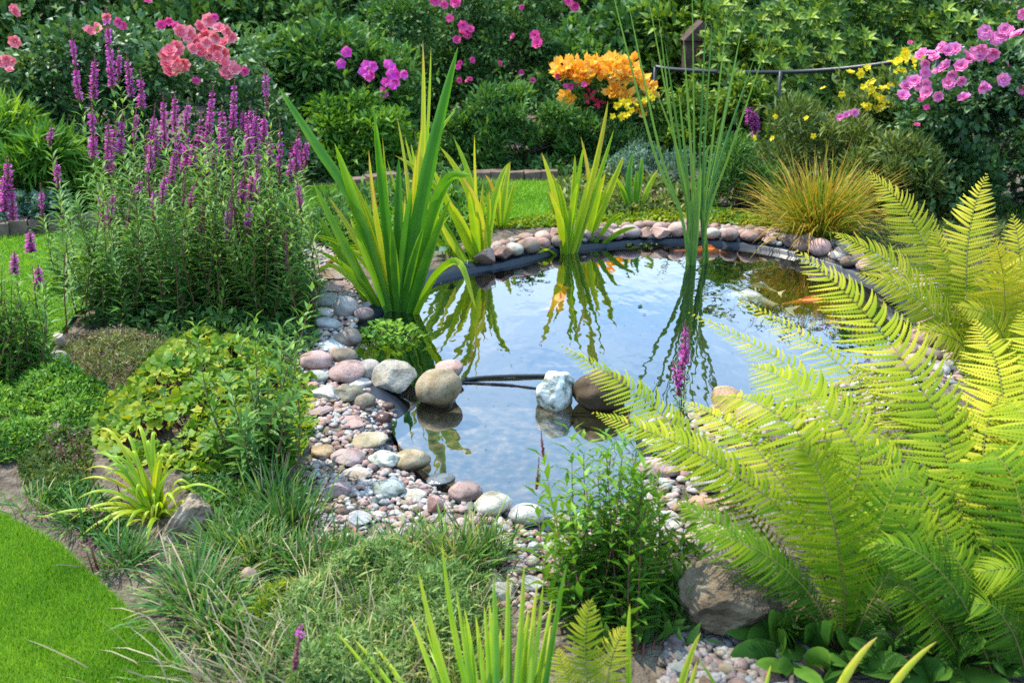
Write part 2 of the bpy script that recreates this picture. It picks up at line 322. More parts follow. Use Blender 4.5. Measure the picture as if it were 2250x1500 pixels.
M['floor'] = rough_mat('pond_floor', [(.3, (.012, .013, .007)), (.6, (.04, .036, .018)), (.8, (.09, .07, .04))], 6, .9, .5, 30)
M['shelf'] = rough_mat('pond_shelf', [(.35, (.06, .065, .05)), (.5, (.14, .13, .10)), (.62, (.30, .20, .15)), (.7, (.40, .33, .27))], 26, .9, .6, 60)
fv = np.column_stack([POND-NRM*.0, np.full(n, -.43)])
ft = np.array(geometry.tessellate_polygon([[Vector((*p, 0)) for p in POND]])); a_, b_, e_ = fv[ft[:, 0]], fv[ft[:, 1]], fv[ft[:, 2]]; fl_ = np.cross(b_-a_, e_-a_)[:, 2] < 0; ft[fl_] = ft[fl_][:, ::-1]
struct('pond_floor', mesh('pond_floor', fv, ft, [M['floor']], smooth=False))
low = np.array([G(u, v, 0)[:2] for u, v in [(930,925),(1010,880),(1185,885),(1300,930),(1385,965),(1405,1010),(1395,1065),(1380,1095),(1325,1122),(1240,1137),(1155,1132),(1095,1106),(1045,1080),(990,1055),(945,1033),(905,1000),(875,965),(868,935)]])
struct('pond_shelf', slab('pond_shelf', low, WZ-.07, -.42, [M['shelf']]))
# water
m, nn, ll, out = nodes('water')
g = nn.new('ShaderNodeNewGeometry'); no = nn.new('ShaderNodeTexNoise'); no.inputs['Scale'].default_value = 9; no.inputs['Detail'].default_value = 2
ma = nn.new('ShaderNodeMapping'); ma.inputs['Scale'].default_value = (1, .55, 1); ll.new(g.outputs['Position'], ma.inputs[0]); ll.new(ma.outputs[0], no.inputs['Vector'])
bp = nn.new('ShaderNodeBump'); bp.inputs['Strength'].default_value = .22; bp.inputs['Distance'].default_value = .012; ll.new(no.outputs['Fac'], bp.inputs['Height'])
fr = nn.new('ShaderNodeFresnel'); fr.inputs['IOR'].default_value = 1.75; ll.new(bp.outputs[0], fr.inputs['Normal'])
gl = nn.new('ShaderNodeBsdfGlossy'); gl.inputs['Roughness'].default_value = .0; gl.inputs['Color'].default_value = (1, 1, 1, 1); ll.new(bp.outputs[0], gl.inputs['Normal'])
tr = nn.new('ShaderNodeBsdfTransparent'); tr.inputs['Color'].default_value = (.80, .83, .70, 1)
ms = nn.new('ShaderNodeMixShader'); mu_ = nn.new('ShaderNodeMath'); mu_.operation = 'MULTIPLY'; mu_.use_clamp = True; mu_.inputs[1].default_value = 2.1; ll.new(fr.outputs[0], mu_.inputs[0]); ll.new(mu_.outputs[0], ms.inputs[0]); ll.new(tr.outputs[0], ms.inputs[1]); ll.new(gl.outputs[0], ms.inputs[2]); ll.new(ms.outputs[0], out.inputs['Surface'])
wv = np.column_stack([POND-NRM*.008, np.full(n, WZ)])
struct('water', mesh('water', wv, ft, [m]))
# lawns
def wpoly(px, z=.1): return np.array([G(u, v, z)[:2] for u, v in px])
lawnA = np.vstack([wpoly([(-300,1000),(-120,1070),(0,1128),(60,1160),(130,1197),(200,1262),(280,1338),(350,1403),(400,1458),(432,1525),(450,1620)]), [[-.72, 1.0], [-.75, -1], [-6, -1], [-6, 3.2]]])
lawnB = wpoly([(-700,560),(-300,535),(0,518),(130,510),(400,462),(700,408),(1050,399),(1210,399),(1360,402),(1370,466),(1200,479),(1050,482),(850,486),(700,525),(500,575),(300,625),(165,685),(105,765),(0,815),(-300,850),(-900,900)])
struct('lawn', slab('lawn', lawnA, .1, .05, [M['turf']])); struct('lawn', slab('lawn', lawnB, .1, .05, [M['turf']]))
def blades(name, label, poly, n, L, Wd, umax, box):
    x = rng.uniform(box[0], box[1], n*3); y = rng.uniform(box[2], box[3], n*3); k = inpoly(x, y, poly); x, y = x[k][:n], y[k][:n]; n = len(x)
    b = np.column_stack([x, y, np.full(n, .098)]); d = unit(np.column_stack([rng.normal(0, .5, n), rng.normal(0, .5, n), np.ones(n)])); l = rng.uniform(.6, 1.2, n)*L
    s = unit(np.column_stack([rng.normal(size=(n, 2)), np.zeros(n)]))*Wd*.5
    V = np.stack([b-s, b+s, b+d*l[:, None]], 1).reshape(-1, 3)
    pt = np.sin(x*9)*np.sin(y*7+1)*.13+np.sin(x*31+y*17)*np.sin(y*29)*.08+(rng.random(n) < .04)*.4
    stuff(name, mesh(name, V, np.arange(n*3).reshape(-1, 3), [M['lawn_blade']], np.repeat(np.clip(rng.normal(.5, .2, n)+pt, 0, 1), 3)), label, 'grass')
blades('lawn_grass', 'short bright green mown grass in the front corner beside the soil edge', lawnA, 95000, .026, .0034, 0, (-1.75, -.55, 1.75, 2.75))
blades('lawn_grass', 'mown grass strip behind the pond bed and below the flower borders', lawnB, 70000, .035, .008, 0, (-3.6, 1.2, 3.6, 8.2))

# ================================================================ STONES
SM = {}
def stone_mesh(k, sub=2, flat=False, mat='stone'):
    key = (k, sub, flat, mat)
    if key not in SM:
        V, F = ico(sub); r = np.random.default_rng(k*7+sub)
        if flat:                                   # angular: cut by random planes
            for _ in range(9):
                nv = unit(r.normal(size=3)); h = r.uniform(.55, .8); d = V@nv; V = V-np.where(d > h, d-h, 0)[:, None]*nv
        V = lumpy(V, (.15 if sub == 3 else .10) if not flat else .05, 1.5, k); V = lumpy(V, .02 if k not in (23, 25) else .09, 5 if k not in (23, 25) else 3.2, k+1); V = V/np.abs(V).max(0)
        SM[key] = mesh('stone', V, F, [M[mat]], np.full(len(V), .5), smooth=not flat)
    return SM[key]
PLACED = []
def put_stone(name, x, y, zb, sx, sy, sz, col, label, cat, group=None, k=0, flat=False, sub=2, rz=None, sink=.3, tilt=.12):
    PLACED.append((x, y, max(sx, sy)))
    o = solo(name, stone_mesh(k, sub, flat), label, cat, (x, y, zb+sz*(1-sink)), (rng.uniform(-tilt, tilt), rng.uniform(-tilt, tilt), rng.uniform(0, 6.3) if rz is None else rz), (sx, sy, sz), group, col)
    return o
def stone(u, v, w, h, col, label, k=0, flat=False, zg=None, name='stone', cat='stone', group='large stones around the pond', sub=3, rz=None):
    p = G(u, v, .10); a = math.atan2(CAMH-.1, p[1]); m = mpp(p); sx = w*m/2; sy = sx*.85; hm = h*m
    sz = math.sqrt(max((hm)**2-(2*sy*math.sin(a))**2, (.5*hm)**2))/(2*math.cos(a))
    z = zground(p[0], p[1]) if zg is None else zg
    p = G(u, v, z+sz*.7); return put_stone(name, p[0], p[1], z, sx, sy, sz, col, label, cat, group, k, flat, sub, rz if rz is not None else rng.uniform(-.25, .25)+(math.pi if k % 2 else 0))
TAN, PINK, MAUVE, WHITE, GREY, BLUE, RED, BRN, CREAM, GOLD, OLIVE = (.44,.35,.25), (.56,.36,.31), (.46,.33,.31), (.70,.68,.63), (.44,.43,.40), (.40,.46,.46), (.44,.24,.19), (.26,.20,.15), (.62,.53,.41), (.55,.36,.19), (.34,.31,.22)
big = [
 (868,830,104,88,(.52,.47,.38),'large cream angular boulder beside the round speckled tan one at the water',21,True,.03),
 (966,856,108,98,(.50,.39,.25),'round tan speckled boulder at the left end of the black hose',4,False,.03),
 (985,812,66,44,(.60,.40,.33),'pink stone peeping up behind the round speckled boulder',6,False,.06),
 (1222,860,92,100,(.66,.68,.62),'white and green marbled rock at the right end of the black hose',23,False,.035),
 (1318,864,134,108,(.17,.12,.08),'dark brown rough rock standing in the water beside the white marbled rock',25,False,.03),
 (765,816,92,52,(.50,.34,.30),'mauve striped cobble left of the cream angular boulder',8,False,None),
 (815,812,60,48,(.50,.44,.40),'grey pink cobble touching the cream angular boulder',9,False,None),
 (697,792,80,46,(.56,.38,.34),'pink cobble with a dark dent above the pale green one',10,False,None),
 (690,828,68,32,(.48,.52,.49),'pale green grey flat cobble on the left bank',11,False,None),
 (680,849,44,24,(.50,.30,.24),'red brown small cobble below the pale green flat one',12,False,None),
 (715,864,66,34,(.50,.47,.42),'grey ridged stone among the rubble left of the boulders',13,True,None),
 (762,862,78,44,(.36,.34,.26),'olive grey hollowed stone below the mauve striped cobble',14,True,None),
 (790,843,58,30,WHITE,'bright white stone lying on the olive grey hollowed stone',15,True,None),
 (801,882,52,42,(.38,.31,.22),'brown tan knobbly stone below the white stone',16,False,None),
 (846,920,46,34,RED,'red angular stone at the water edge below the boulders',17,True,None),
 (700,905,66,26,MAUVE,'mauve flat flake of stone on the rubble slope',18,True,None),
 (760,925,84,24,(.50,.33,.28),'long pink flake of stone on the rubble slope',19,True,None),
 (806,966,98,46,(.64,.56,.42),'cream yellow rounded cobble resting over the liner edge',20,False,None),
 (710,991,58,34,(.58,.42,.26),'orange tan cobble left of the black liner fold',21,False,None),
 (764,1004,78,40,(.54,.40,.37),'smooth mauve pink oval cobble beside the liner fold',22,False,None),
 (846,1008,76,46,(.52,.38,.35),'two toned pink cobble on the wet side of the liner fold',23,False,None),
 (905,1012,92,58,(.55,.44,.28),'gold and white banded cobble dipping into the small pool',24,False,None),
 (852,1073,82,44,(.43,.50,.49),'blue grey smooth oval cobble with a brown spot',25,False,None),
 (785,1040,64,30,(.62,.52,.47),'white and pink cobble above the blue grey oval',26,False,None),
 (740,1074,62,40,(.42,.30,.29),'plum coloured square cobble at the edge of the gravel',27,True,None),
 (970,1053,70,30,(.50,.55,.57),'pale blue flat cobble at the small pool edge',28,False,None),
 (1022,1080,80,54,(.40,.28,.25),'mauve brown cobble with a notch beside the white boulder',29,False,None),
 (1086,1107,88,58,(.72,.69,.60),'white speckled boulder at the near edge of the small pool',30,False,None),
 (1160,1130,86,58,(.60,.58,.53),'pale grey egg shaped boulder at the near edge of the small pool',31,False,None),
 (1243,1146,70,40,(.66,.62,.53),'pale cream boulder behind the leafy young stems',32,True,None),
 (957,1110,38,44,(.58,.36,.33),'pink upright chip behind the thrift tuft',33,True,None),
 (908,1086,60,26,(.64,.60,.53),'cream flat stone right of the blue grey oval',34,False,None),
 (785,1138,64,36,(.52,.53,.52),'pale grey blocky stone in the middle of the gravel',35,True,None),
 (745,600,86,32,(.42,.33,.25),'brown flat stone topmost in the stack left of the iris',36,True,None),
 (742,628,96,30,(.44,.32,.27),'reddish flat slab second down in the stack left of the iris',37,True,None),
 (714,661,64,36,(.45,.46,.42),'grey rounded stone in the stack left of the iris',38,False,None),
 (760,675,58,54,(.46,.42,.39),'grey pink round stone beside the iris base',39,False,None),
 (714,686,58,22,WHITE,'white flat stone under the grey rounded one left of the iris',40,False,None),
 (722,711,62,32,(.46,.46,.44),'grey oval stone above the lying iris leaf',41,False,None),
 (800,690,44,32,MAUVE,'mauve stone against the foot of the iris',42,False,None),
 (728,757,64,24,(.55,.58,.56),'pale blue white oval stone under the lying iris leaf',43,False,None),
 (765,742,60,44,(.34,.28,.23),'brown stone beside the black liner left of the watercress',44,False,None),
 (755,780,66,36,(.40,.34,.29),'brown grey stone between the lying iris leaf and the mauve cobble',45,False,None),
 (1590,880,82,62,(.58,.38,.22),'orange tan boulder at the water showing above the fern fronds',46,True,None),
 (1652,908,92,56,(.56,.38,.28),'pinkish boulder behind the fern fronds next to the orange tan one',47,False,None),
 (1694,952,74,46,(.55,.38,.34),'pink stone seen through the fern fronds',48,True,None),
 (1446,972,78,48,WHITE,'white rock under the fern frond right of the dark brown rock',49,True,None),
 (1442,1028,100,52,(.52,.37,.35),'mauve pink boulder at the right edge of the small pool',50,False,None),
 (1548,1062,66,46,WHITE,'white stone under the long arching fern frond',51,True,None),
 (1592,1195,150,72,(.60,.46,.42),'pale pink slab lying behind the large brown boulder',52,False,None),
 (1546,1108,62,36,(.56,.33,.22),'orange stone right of the leafy young stems',53,False,None),
 (2062,742,80,48,(.62,.57,.60),'lilac white stone between the fern fronds on the far side',54,False,None),
 (125,792,54,46,(.46,.40,.32),'tan rounded stone edging the bed behind the low green heather',55,False,None),
 (131,748,28,42,(.56,.42,.36),'small pink upright stone at the lawn edge by the loosestrife',56,True,None),
 (301,856,30,18,(.60,.48,.40),'pale stone behind the yellow green ground cover',57,False,None),
 (128,940,52,34,(.52,.40,.35),'pink stone between the heather and the red sedum',58,False,None),
 (548,1275,46,60,(.48,.33,.26),'orange pink rounded stone half buried by the thrift tufts',59,False,None),
 (518,1335,44,48,(.46,.36,.28),'tan stone below the orange pink one at the soil edge',60,True,None),
 (570,1300,44,30,(.55,.55,.54),'grey white stone chip at the edge of the silvery mat',61,True,None),
 (1100,1300,70,44,(.36,.36,.31),'flat grey stone among pebbles by the thrift tuft',62,True,None),
 (1170,1285,66,38,(.46,.49,.51),'blue grey slate piece among pebbles below the thrift tuft',63,True,None),
]
for u, v, w, h, c, lab, k, fl, zg in big:
    o_ = stone(u, v, w, h, c, lab, k, fl, zg, name='cobble' if w < 84 else 'boulder', cat='stone')
    if k == 23:
        o_.data = o_.data.copy(); o_.data.materials[0] = M['marble']
# big brown boulder in front
bp_ = G(1632, 1322, .2); V, F = ico(4); r0 = np.random.default_rng(5)
for nv, h in (((.1,-.75,.66),.62), ((-.75,-.3,.5),.66), ((.85,-.35,.3),.62), ((0,.2,1),.7), ((-.3,-.95,-.1),.66), ((.55,.5,.6),.7), ((.4,-.8,-.5),.7)):
    nv = unit(np.array(nv)); d = V@nv; V = V-np.where(d > h, d-h, 0)[:, None]*nv
V = lumpy(V, .05, 3, 3); V = lumpy(V, .02, 9, 8)
mb = mpp(bp_); put = V/np.abs(V).max(0)*np.array([130*mb, 105*mb, 92*mb])
solo('boulder', mesh('boulder', put, F, [M['boulder']], smooth=True), 'large rough brown boulder below the ferns with pebbles at its foot', 'boulder', (bp_[0], bp_[1]+.06, .18), (0, .12, .15))
PLACED.append((bp_[0], bp_[1]+.06, .14))
# rim stones on the far and right bank: a front row on the liner and a loose row behind
COLN = [('pink', (.56,.36,.31)), ('mauve', (.47,.34,.33)), ('pale grey', (.52,.50,.47)), ('salmon', (.60,.40,.33)), ('brown', (.34,.26,.21)), ('cream', (.60,.52,.42)), ('dusky red', (.46,.28,.24)), ('slate grey', (.36,.39,.40))]
def near(u):
    for x, s in ((1150,'between the two left irises'), (1300,'beside the middle iris'), (1460,'behind the iris reflections'), (1580,'at the bulrush foot'), (1700,'right of the bulrush'), (1830,'before the orange grass'), (1950,'beside the upper fern tips'), (2100,'behind the fern fronds')):
        if u < x: return s
    return 'behind the fern fronds'
cum = 0; rim_i = [i for i in range(n)]
hi = max(i for i in range(n) if POND[i, 1] > 1)
seq = list(range(0, 13*4))+[]
for row, off, size in ((0, .045, .052), (1, .14, .045), (2, .235, .036)):
    last = None
    for i in seq:
        for f in (0, .5):
            c = POND[i]*(1-f)+POND[(i+1) % n]*f+NRM[i]*(off+rng.normal(0, .012))
            if last is not None and np.hypot(*(c-last)) < size*1.75: continue
            if row and rng.random() < .1*row: last = c; continue
            s = size*rng.uniform(.75, 1.3); last = c; nm, col = COLN[rng.choice(8, p=[.27, .16, .12, .17, .08, .08, .08, .04])]
            col = tuple(np.clip(np.array(col)*rng.uniform(.85, 1.15), 0, 1)); uu = c[0]/(mpp(np.array([c[0], c[1], .1])))+1125
            put_stone('cobble', c[0], c[1], .082, s*1.1, s*.95, s*rng.uniform(.55, .8), col, f"{nm} {'cobble over the black liner' if row == 0 else 'stone in the middle row' if row == 1 else 'small rear stone'} of the far rim {near(uu)}", 'stone', 'stones along the far rim of the pond', int(rng.integers(70, 84)), rng.random() < .3, 2)
# pebbles on the near left bank and by the brown boulder
bankpx = [(655,530),(735,525),(800,650),(780,735),(770,790),(835,862),(905,912),(862,932),(870,970),(945,1050),(1045,1095),(1160,1165),(1270,1175),(1270,1360),(1060,1330),(985,1240),(850,1205),(690,1190),(650,1090),(690,985),(655,860),(640,700)]
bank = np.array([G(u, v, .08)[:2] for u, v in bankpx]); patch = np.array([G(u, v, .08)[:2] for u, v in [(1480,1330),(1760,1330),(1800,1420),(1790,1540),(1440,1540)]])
LMK = [((690,560),'above the stacked flat stones'), ((720,720),'beside the stacked flat stones'), ((740,890),'on the rubble below the mauve striped cobble'), ((850,900),'at the water below the cream boulder'), ((740,1040),'beside the plum cobble'), ((850,1120),'near the blue grey oval cobble'), ((950,1080),'beside the small pool edge'), ((720,1150),'by the green grass tufts'), ((1150,1200),'below the egg shaped boulder'), ((1140,1300),'right of the thrift tuft'), ((1220,1240),'under the leafy young stems'), ((1600,1440),'below the face of the brown boulder'), ((1680,1400),'between the brown boulder and the fern'), ((1540,1400),'beside the leafy stems and the brown boulder'), ((1700,1470),'beside the broad dark leaves'), ((1620,1520),'low in front of the brown boulder')]
def landmark(x, y):
    q = [np.hypot(*(G(u, v, .08)[:2]-[x, y])) for (u, v), _ in LMK]; return LMK[int(np.argmin(q))][1]
cnt = 0
for size, want in ((.024, 60), (.017, 90)):
    tries = 0; got = 0
    while got < want and tries < 6000:
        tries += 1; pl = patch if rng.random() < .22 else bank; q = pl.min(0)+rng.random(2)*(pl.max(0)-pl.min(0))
        if not inpoly(q[:1], q[1:], pl)[0] or inpoly(q[:1], q[1:], POND)[0]: continue
        s = size*rng.uniform(.8, 1.25)
        if any((q[0]-a)**2+(q[1]-b)**2 < ((s+c)*.8)**2 for a, b, c in PLACED): continue
        nm, col = COLN[rng.integers(0, 8)] if pl is bank else [('plum grey', (.22,.16,.16)), ('slate blue', (.30,.34,.37)), ('tan', (.42,.35,.27)), ('brown', (.24,.17,.13)), ('dusky red', (.28,.16,.14))][rng.integers(0, 5)]; col = tuple(np.clip(np.array(col)*rng.uniform(.75, 1.2), 0, 1))  # pebbles by the boulder: own hues darkened, shade painted in
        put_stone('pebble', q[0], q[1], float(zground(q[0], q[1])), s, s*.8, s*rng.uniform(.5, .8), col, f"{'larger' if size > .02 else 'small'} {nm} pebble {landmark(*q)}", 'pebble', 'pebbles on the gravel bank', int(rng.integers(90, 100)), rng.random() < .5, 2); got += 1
def gravel(name, label, poly, n, s0, s1, mat='gravel'):
    b = MB(); V0 = [ico(1)[0] for _ in range(6)]; F0 = ico(1)[1]; V0 = [lumpy(v, .32, 2, 200+i) for i, v in enumerate(V0)]
    q = poly.min(0)+rng.random((n*4, 2))*(poly.max(0)-poly.min(0)); q = q[inpoly(q[:, 0], q[:, 1], poly)]
    q = q[~inpoly(q[:, 0], q[:, 1], POND) | (rng.random(len(q)) < .0)][:n]; z = zground(q[:, 0], q[:, 1])
    for (x, y), zz in zip(q, z):
        s = rng.uniform(s0, s1); a = rng.uniform(0, 6.3); v = V0[rng.integers(6)]*np.array([1, rng.uniform(.6, 1), rng.uniform(.4, .7)])*s
        v = np.column_stack([v[:, 0]*math.cos(a)-v[:, 1]*math.sin(a), v[:, 0]*math.sin(a)+v[:, 1]*math.cos(a), v[:, 2]])+[x, y, zz+s*.25+rng.uniform(0, s*.4)]
        b.add((v, F0, rng.random()))
    stuff(name, b.build(name, M[mat]), label, 'gravel')
gravel('gravel', 'loose pink and grey gravel covering the near left bank', bank, 4600, .007, .016)
gravel('gravel', 'small gravel with shade painted into its colour around the foot of the brown boulder', patch, 700, .008, .018, 'gravel_shade_tint')
ring = np.vstack([(POND+NRM*.03)[:52], (POND+NRM*.34)[:52][::-1]])
gravel('gravel', 'small pink gravel between the stones of the far rim', ring, 1500, .010, .022)
rb = np.vstack([(POND+NRM*.02)[48:96], (POND+NRM*.30)[48:96][::-1]])
gravel('gravel', 'gravel along the right bank hidden under the ferns', rb, 1500, .010, .022)

db = MB(); q = low.min(0)-[.5, 0]+rng.random((420, 2))*(POND.max(0)-low.min(0)+[.2, 0]); q = q[inpoly(q[:, 0], q[:, 1], POND)][:230]
db.add(leafset(np.column_stack([q, np.full(len(q), WZ+.003)]), np.column_stack([rng.normal(size=(len(q), 2)), np.zeros(len(q))]), np.tile(np.array([0, 0, 1.]), (len(q), 1)), rng.uniform(.004, .013, len(q)), rng.uniform(.002, .006, len(q)), rng.random(len(q)), 0, 0))
stuff('pond_debris', db.build('pond_debris', M['olive_leaf']), 'tiny specks of leaf litter floating on the pond', 'leaf litter')
# hose and liner ridge
hz = T('garden_hose', 'thin black hose bridging the water between the round tan boulder and the marbled rock', 'hose', tuple(G(1100, 850, .02)))
hp = np.array([G(1000, 872, -.01), G(1022, 862, -.005), G(1060, 856, -.006), G(1120, 853, -.004), G(1190, 852, -.006), G(1225, 852, .0)]); hp = hp+[0, 0, WZ+.012]; og = np.array(hz.location)
part('tube', MB().add(tube(spline(hp, 30), .0075, 8)).build('tube', M['hose'], og), hz)
part('coupling', MB().add(tube(spline(hp, 30)[6:8], .011, 8)).build('coupling', M['black'], og), hz)
rg = np.array([G(1005, 862, .002), G(1080, 864, .004), G(1130, 868, .003), G(1190, 876, .002)])
part('liner_ridge', MB().add(tube(spline(rg+[0, 0, WZ], 20), .003+.002*rng.random(20), 6)).build('liner_ridge', M['liner']), liner)

# koi
def koi_mat(name, ca, cb, th):
    m, n, l, out = nodes(name); b = n.new('ShaderNodeBsdfPrincipled'); b.inputs['Roughness'].default_value = .3
    t_ = n.new('ShaderNodeTexCoord'); no = n.new('ShaderNodeTexNoise'); no.inputs['Scale'].default_value = 6; l.new(t_.outputs['Object'], no.inputs['Vector'])
    c = ramp(n, [(th, ca), (th+.04, cb)]); l.new(no.outputs['Fac'], c.inputs['Fac']); l.new(c.outputs['Color'], b.inputs['Base Color']); l.new(b.outputs[0], out.inputs['Surface']); return m
def koi(u0, v0, u1, v1, ca, cb, th, label, z=-.045):
    z = WZ+z-.006; a, b = G(u0, v0, z), G(u1, v1, z); L = np.linalg.norm(b-a); t = T('koi', label, 'fish', tuple((a+b)/2), 'koi in the pond'); t.rotation_euler = (0, 0, math.atan2(b[1]-a[1], b[0]-a[0]))
    mt = koi_mat('koi_skin', ca, cb, th); s = np.linspace(0, 1, 14); x = (.5-s)*L*.82+L*.09
    c = np.column_stack([-x, np.sin(s*5)*.02*L, np.zeros(14)]); r = L*.105*np.array([.12,.45,.72,.9,1,1,.96,.88,.78,.66,.52,.4,.3,.22])
    V, F, tt = tube(c, r, 12); V[:, 2] *= .95
    part('body', mesh('body', V, F, [mt], tt), t)
    e = c[-1]; fan = np.array([e, e+[L*.10, L*.07, .01], e+[L*.19, L*.10, .02], e+[L*.13, 0, .0], e+[L*.19, -L*.07, -.02], e+[L*.10, -L*.06, -.01]])
    part('tail_fin', mesh('tail_fin', fan, [[0, 1, 3], [1, 2, 3], [0, 3, 5], [3, 4, 5]], [mt], np.zeros(6)), t)
    d = c[5]; part('dorsal_fin', mesh('dorsal_fin', np.array([d+[-.12*L, 0, .09*L], d+[-.04*L, 0, .15*L], d+[.12*L, 0, .12*L], d+[.22*L, 0, .07*L], d+[0, 0, .08*L]]), [[0, 1, 4], [1, 2, 4], [2, 3, 4]], [mt], np.zeros(5)), t)
    for sg in (-1, 1):
        q = c[3]+[0, sg*L*.09, -.02*L]
        part('pectoral_fin', mesh('pectoral_fin', np.array([q, q+[.04*L, sg*.10*L, -.01], q+[.12*L, sg*.11*L, -.02], q+[.08*L, sg*.01, 0]]), [[0, 1, 2], [0, 2, 3]], [mt], np.zeros(4)), t)
        part('eye', mesh('eye', ico(1)[0]*.012*L+c[1]+[0, sg*.045*L, .02*L], ico(1)[1], [M['black']], np.zeros(42)), t)
wht, org = (.85, .80, .68), (.85, .22, .02)
koi(1598,648,1752,682, wht, (.80,.70,.5), .75, 'cream white koi swimming just under the water beside the orange one', -.03)
koi(1818,662,1698,672, org, org, .5, 'bright orange koi with its tail at the cream white one', -.016)
koi(1650,625,1722,645, wht, org, .52, 'white and orange koi behind the cream white one', -.02)
koi(1775,722,1860,700, (.75,.72,.7), (.8,.15,.05), .6, 'pale koi with a red spot near the fern tips', -.03)
koi(1600,559,1455,552, org, (.8,.35,.1), .6, 'slim orange koi under the far rim behind the bulrush', -.03)
koi(1232,690,1236,625, org, (.85,.35,.05), .6, 'orange koi seen end on under the iris reflection', -.034)
koi(1660,705,1800,690, (.25,.15,.10), (.35,.22,.15), .5, 'dark brown koi below the cream white and orange pair', -.10)

# ================================================================ PLANT BUILDERS
Zv = np.array([0, 0, 1.])
def tocam(p): return unit(CP-np.asarray(p))
def pxline(pts, D0, D1):
    k = len(pts); return np.array([P(u, v, D0+(D1-D0)*i/(k-1)) for i, (u, v) in enumerate(pts)])
def grassblades(b, d, L, Wd, droop, t, lat=None):
    n = len(b); L = np.broadcast_to(L, (n,))[:, None]; Wd = np.broadcast_to(Wd, (n,))[:, None]; d = unit(d)
    S = unit(np.cross(d, Zv+rng.normal(0, .4, (n, 3)))); dr = np.broadcast_to(droop, (n,))[:, None]
    pt = lambda r: b+d*L*r-Zv*dr*L*r*r
    a, e, f = pt(0.), pt(.4), pt(.75)
    V = np.stack([a-S*Wd*.35, a+S*Wd*.35, e-S*Wd*.5, e+S*Wd*.5, f-S*Wd*.36, f+S*Wd*.36, pt(1.)], 1).reshape(-1, 3)
    F = (np.array([[0, 1, 3], [0, 3, 2], [2, 3, 5], [2, 5, 4], [4, 5, 6]])[None]+np.arange(n)[:, None, None]*7).reshape(-1, 3)
    tt = np.broadcast_to(t, (n,))[:, None]+np.array([-.12, -.12, 0, 0, .1, .1, .22])[None]
    return V, F, tt.ravel()
def straps(name, label, cat, base, leaves, mat, group=None, zb=.02, up=.02):
    """iris-like plant: every strap leaf a part. leaves: (photo line from foot to tip, width px, tint, depth change)"""
    o = G(*base, zb); t = T(name, label, cat, tuple(o), group)
    for pts, w, tint, dd in leaves:
        D0 = G(*pts[0], zb)[1]; q = pxline(pts, D0, D0+dd); q[0, 2] -= .03; c = spline(q, 16) if len(pts) > 3 else bez([q[0], 2*q[1]-(q[0]+q[2])/2, q[2]], 16)
        s = np.linspace(0, 1, 16); m = mpp(q[len(q)//2]); wd = w*.9*m*np.interp(s, [0, .3, .6, .85, .95, 1], [.8, 1, .95, .6, .3, .02])
        fc = unit(tocam(q[1])*np.array([1, 1, .4])+np.array([rng.normal(0, .45), 0, 0]))
        g = ribbon(c, wd, fc, np.clip(tint+.05+.22*(s-.4)+.25*np.clip(s-.88, 0, 1)*4*rng.random(), 0, 1), .30)
        part('leaf', MB().add(g).build('leaf', M[mat], o), t)
    return t
PS, PL = [.06, .2, .38, .55, .7, .85, .95, 1], [.06, .34, .76, 1., .92, .58, .24, .04]
